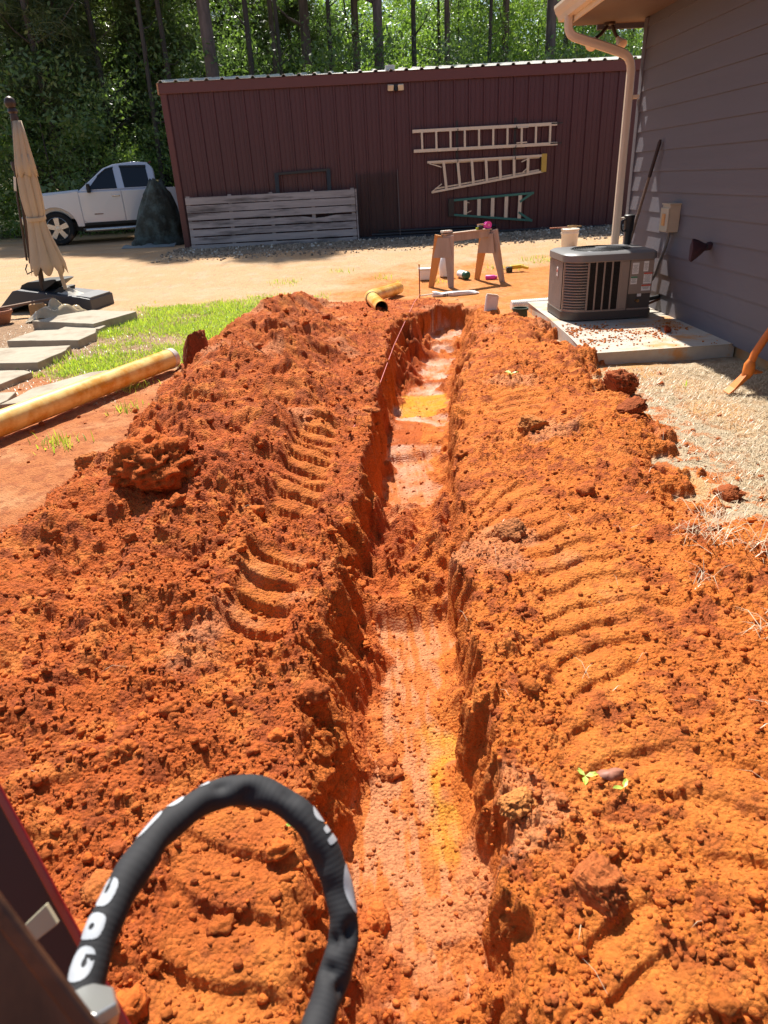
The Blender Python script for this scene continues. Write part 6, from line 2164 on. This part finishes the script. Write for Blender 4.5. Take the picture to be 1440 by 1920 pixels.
decal('print_letter', g_G, .036, .078, .15, -1.30, M_prt)
decal('print_letter', g_D, .086, .126, .0, -1.40, M_prt)
decal('print_letter', g_U, .134, .174, -.25, -1.50, M_prt)
decal('print_letter', lambda u, v: ell(u, v, .5, .2, .48, .75, 3), .222, .262, -1.75, -.85, M_prt)
decal('print_letter', lambda u, v: ell(u, v, .5, .2, .48, .75, 3), .268, .290, -1.75, -.85, M_prt)
decal('print_letter', lambda u, v: ell(u, v, .5, .2, .48, .6, 3), .310, .325, -1.7, -1.0, M_prt)
decal('print_letter', lambda u, v: ell(u, v, .5, 0, .5, .95, 2), .480, .506, -1.75, -.72, M_prt)
decal('print_letter', lambda u, v: ell(u, v, .5, .2, .48, .8, 6), .509, .519, -1.75, -.68, M_prt)
decal('print_letter', lambda u, v: ell(u, v, .5, .2, .48, .8, 6), .524, .536, -1.75, -.50, M_prt)


def oval(u, v):
    return ell(u, v, .5, .5, .5, .5) and not (ell(u, v, .5, .36, .24, .13) and not ell(u, v, .5, .36, .20, .09))


decal('print_emblem', oval, .572, .648, -2.05, -.42, M_prt, 90, 60)
# crimped fitting at the left end
M_zinc = mat('zinc_fitting', (.60, .60, .58), .3, metal=.85, var=.1)
a_ = HS[0]
MB().lathe([(.020, -.03), (.024, -.02), (.0255, 0), (.0255, .02), (.021, .028)], a_ + Vector((.010, -.008, -.002)), 6, (.25, .45, .85)).build('hose_nut', M_zinc, ex, bevel=.002)
MB().lathe([(.012, 0), (.014, .05), (.014, .07)], a_ + Vector((-.02, -.05, -.05)), 20, (.25, .45, .6)).build('hose_stub', M_zinc, ex, smooth=True)
MB().bar(a_ + Vector((-.055, -.015, .008)), a_ + Vector((.01, -.02, -.01)), .03, .018).build('bracket_tab', mat('tan_steel', (.34, .28, .20), .5), ex, bevel=.003)
# red boom side plate: its lit edge runs down the lower left corner
def strip(p0, p1, q0, q1, thick, m, name, **kw):
    """plate p0->p1 (edge) and q0->q1 (far side), given thickness away from the camera"""
    p0, p1, q0, q1 = map(Vector, (p0, p1, q0, q1))
    n = (p1 - p0).cross(q0 - p0).normalized()
    if n.dot(Vector((0, 0, CAM_Z)) - p0) > 0:
        n = -n
    v = [p0, p1, q1, q0] + [a + n * thick for a in (p0, p1, q1, q0)]
    return MB().add(v, [(0, 1, 2, 3), (7, 6, 5, 4), (0, 4, 5, 1), (1, 5, 6, 2), (2, 6, 7, 3), (3, 7, 4, 0)]).build(name, m, ex, **kw)


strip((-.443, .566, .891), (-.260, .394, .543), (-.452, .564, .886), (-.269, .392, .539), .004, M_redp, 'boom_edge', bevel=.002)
strip((-.453, .565, .884), (-.270, .393, .537), (-.716, .555, .847), (-.564, .384, .501), .006, mat('boom_shade_red', (.03, .004, .005), .6), 'boom_plate')  # near-black red: the shadow on this inner face is put into the colour
strip((-.362, .465, .768), (-.351, .456, .749), (-.385, .457, .750), (-.374, .449, .735), .006, mat('tan_plate', (.40, .36, .25), .5, var=.1), 'tan_plate', bevel=.001)
strip((-.272, .308, 1.017), (-.175, .244, .889), (-.284, .305, 1.011), (-.187, .241, .883), .006, M_rust, 'arm_edge', bevel=.003)
strip((-.278, .308, 1.006), (-.180, .245, .879), (-.391, .300, .986), (-.294, .226, .838), .006, mat('dark_arm_steel', (.085, .045, .028), .5, metal=.2, var=.5, scale=14, stain=(.018, .013, .011), stain_amt=.6, stain_scale=10, stretch=(1, 1, .35)), 'arm_plate')
bh = spline([(-.24, .318, .775), (-.20, .322, .765), (-.165, .305, .745), (-.13, .28, .71)], 10)
MB().tube(bh, .018, 16).build('lower_hose', M_dark, ex, smooth=True)

# sprigs of fresh leaves dropped on the clay
M_sprig = leaf_mat('sprig_leaf', (.28, .42, .07), (.42, .52, .12), (.6, .65, .3))
for i, (x, y, s, k, lb) in enumerate(((.49, 1.245, .028, 3, 'fresh green leaf sprig on the right tyre track'), (.56, 1.175, .024, 2, 'pair of green leaves lying just below the brown leaf on the right track'), (1.02, 4.80, .055, 5, 'yellow green weed sprouting on the right bank by the trench'), (-.24, 1.13, .014, 4, 'tiny green weed inside the loop of the black hose'))):
    zz = gz(x, y)
    t = thing('leaf_sprig', lb, 'leaf', (x, y, zz), group='green leaves on the clay')
    for q in range(k):
        a = q * 2.2 + i
        d = Vector((math.cos(a), math.sin(a), .25))
        sd_ = Vector((-math.sin(a), math.cos(a), 0))
        p = Vector((x, y, zz + .014))
        L = s * (1 + .3 * random.random())
        vs = [p, p + d * L * .35 + sd_ * L * .22, p + d * L * .75 + sd_ * L * .16, p + d * L + Vector((0, 0, -.15 * L)), p + d * L * .75 - sd_ * L * .16, p + d * L * .35 - sd_ * L * .22, p + d * L * .55 + Vector((0, 0, -.06 * L))]
        o = MB().add(vs, [(0, 1, 6), (1, 2, 6), (2, 3, 6), (3, 4, 6), (4, 5, 6), (5, 0, 6)]).build('leaf', M_sprig, t)
        a_t = o.data.attributes.new('tone', 'FLOAT', 'POINT')
x, y = .545, 1.225
zz = gz(x, y)
MB_ = MB()
vs = [(x + .034 * math.cos(a) * (1 + .07 * math.sin(9 * a)), y + .020 * math.sin(a) * (1 + .10 * math.sin(7 * a)) * (1 - .35 * math.cos(a)), zz + .013 + .008 * math.sin(2 * a + .6)) for a in np.linspace(0, 6.283, 24, endpoint=False)] + [(x, y, zz + .020)]
tag(MB_.add(vs, [(i, (i + 1) % 24, 24) for i in range(24)]).build('dry_leaf', mat('dry_leaf_brown', (.34, .14, .09), .6, var=.25, scale=60), None, smooth=True, solid=.001), 'curled reddish brown dry leaf between green sprigs on the right track', 'leaf')
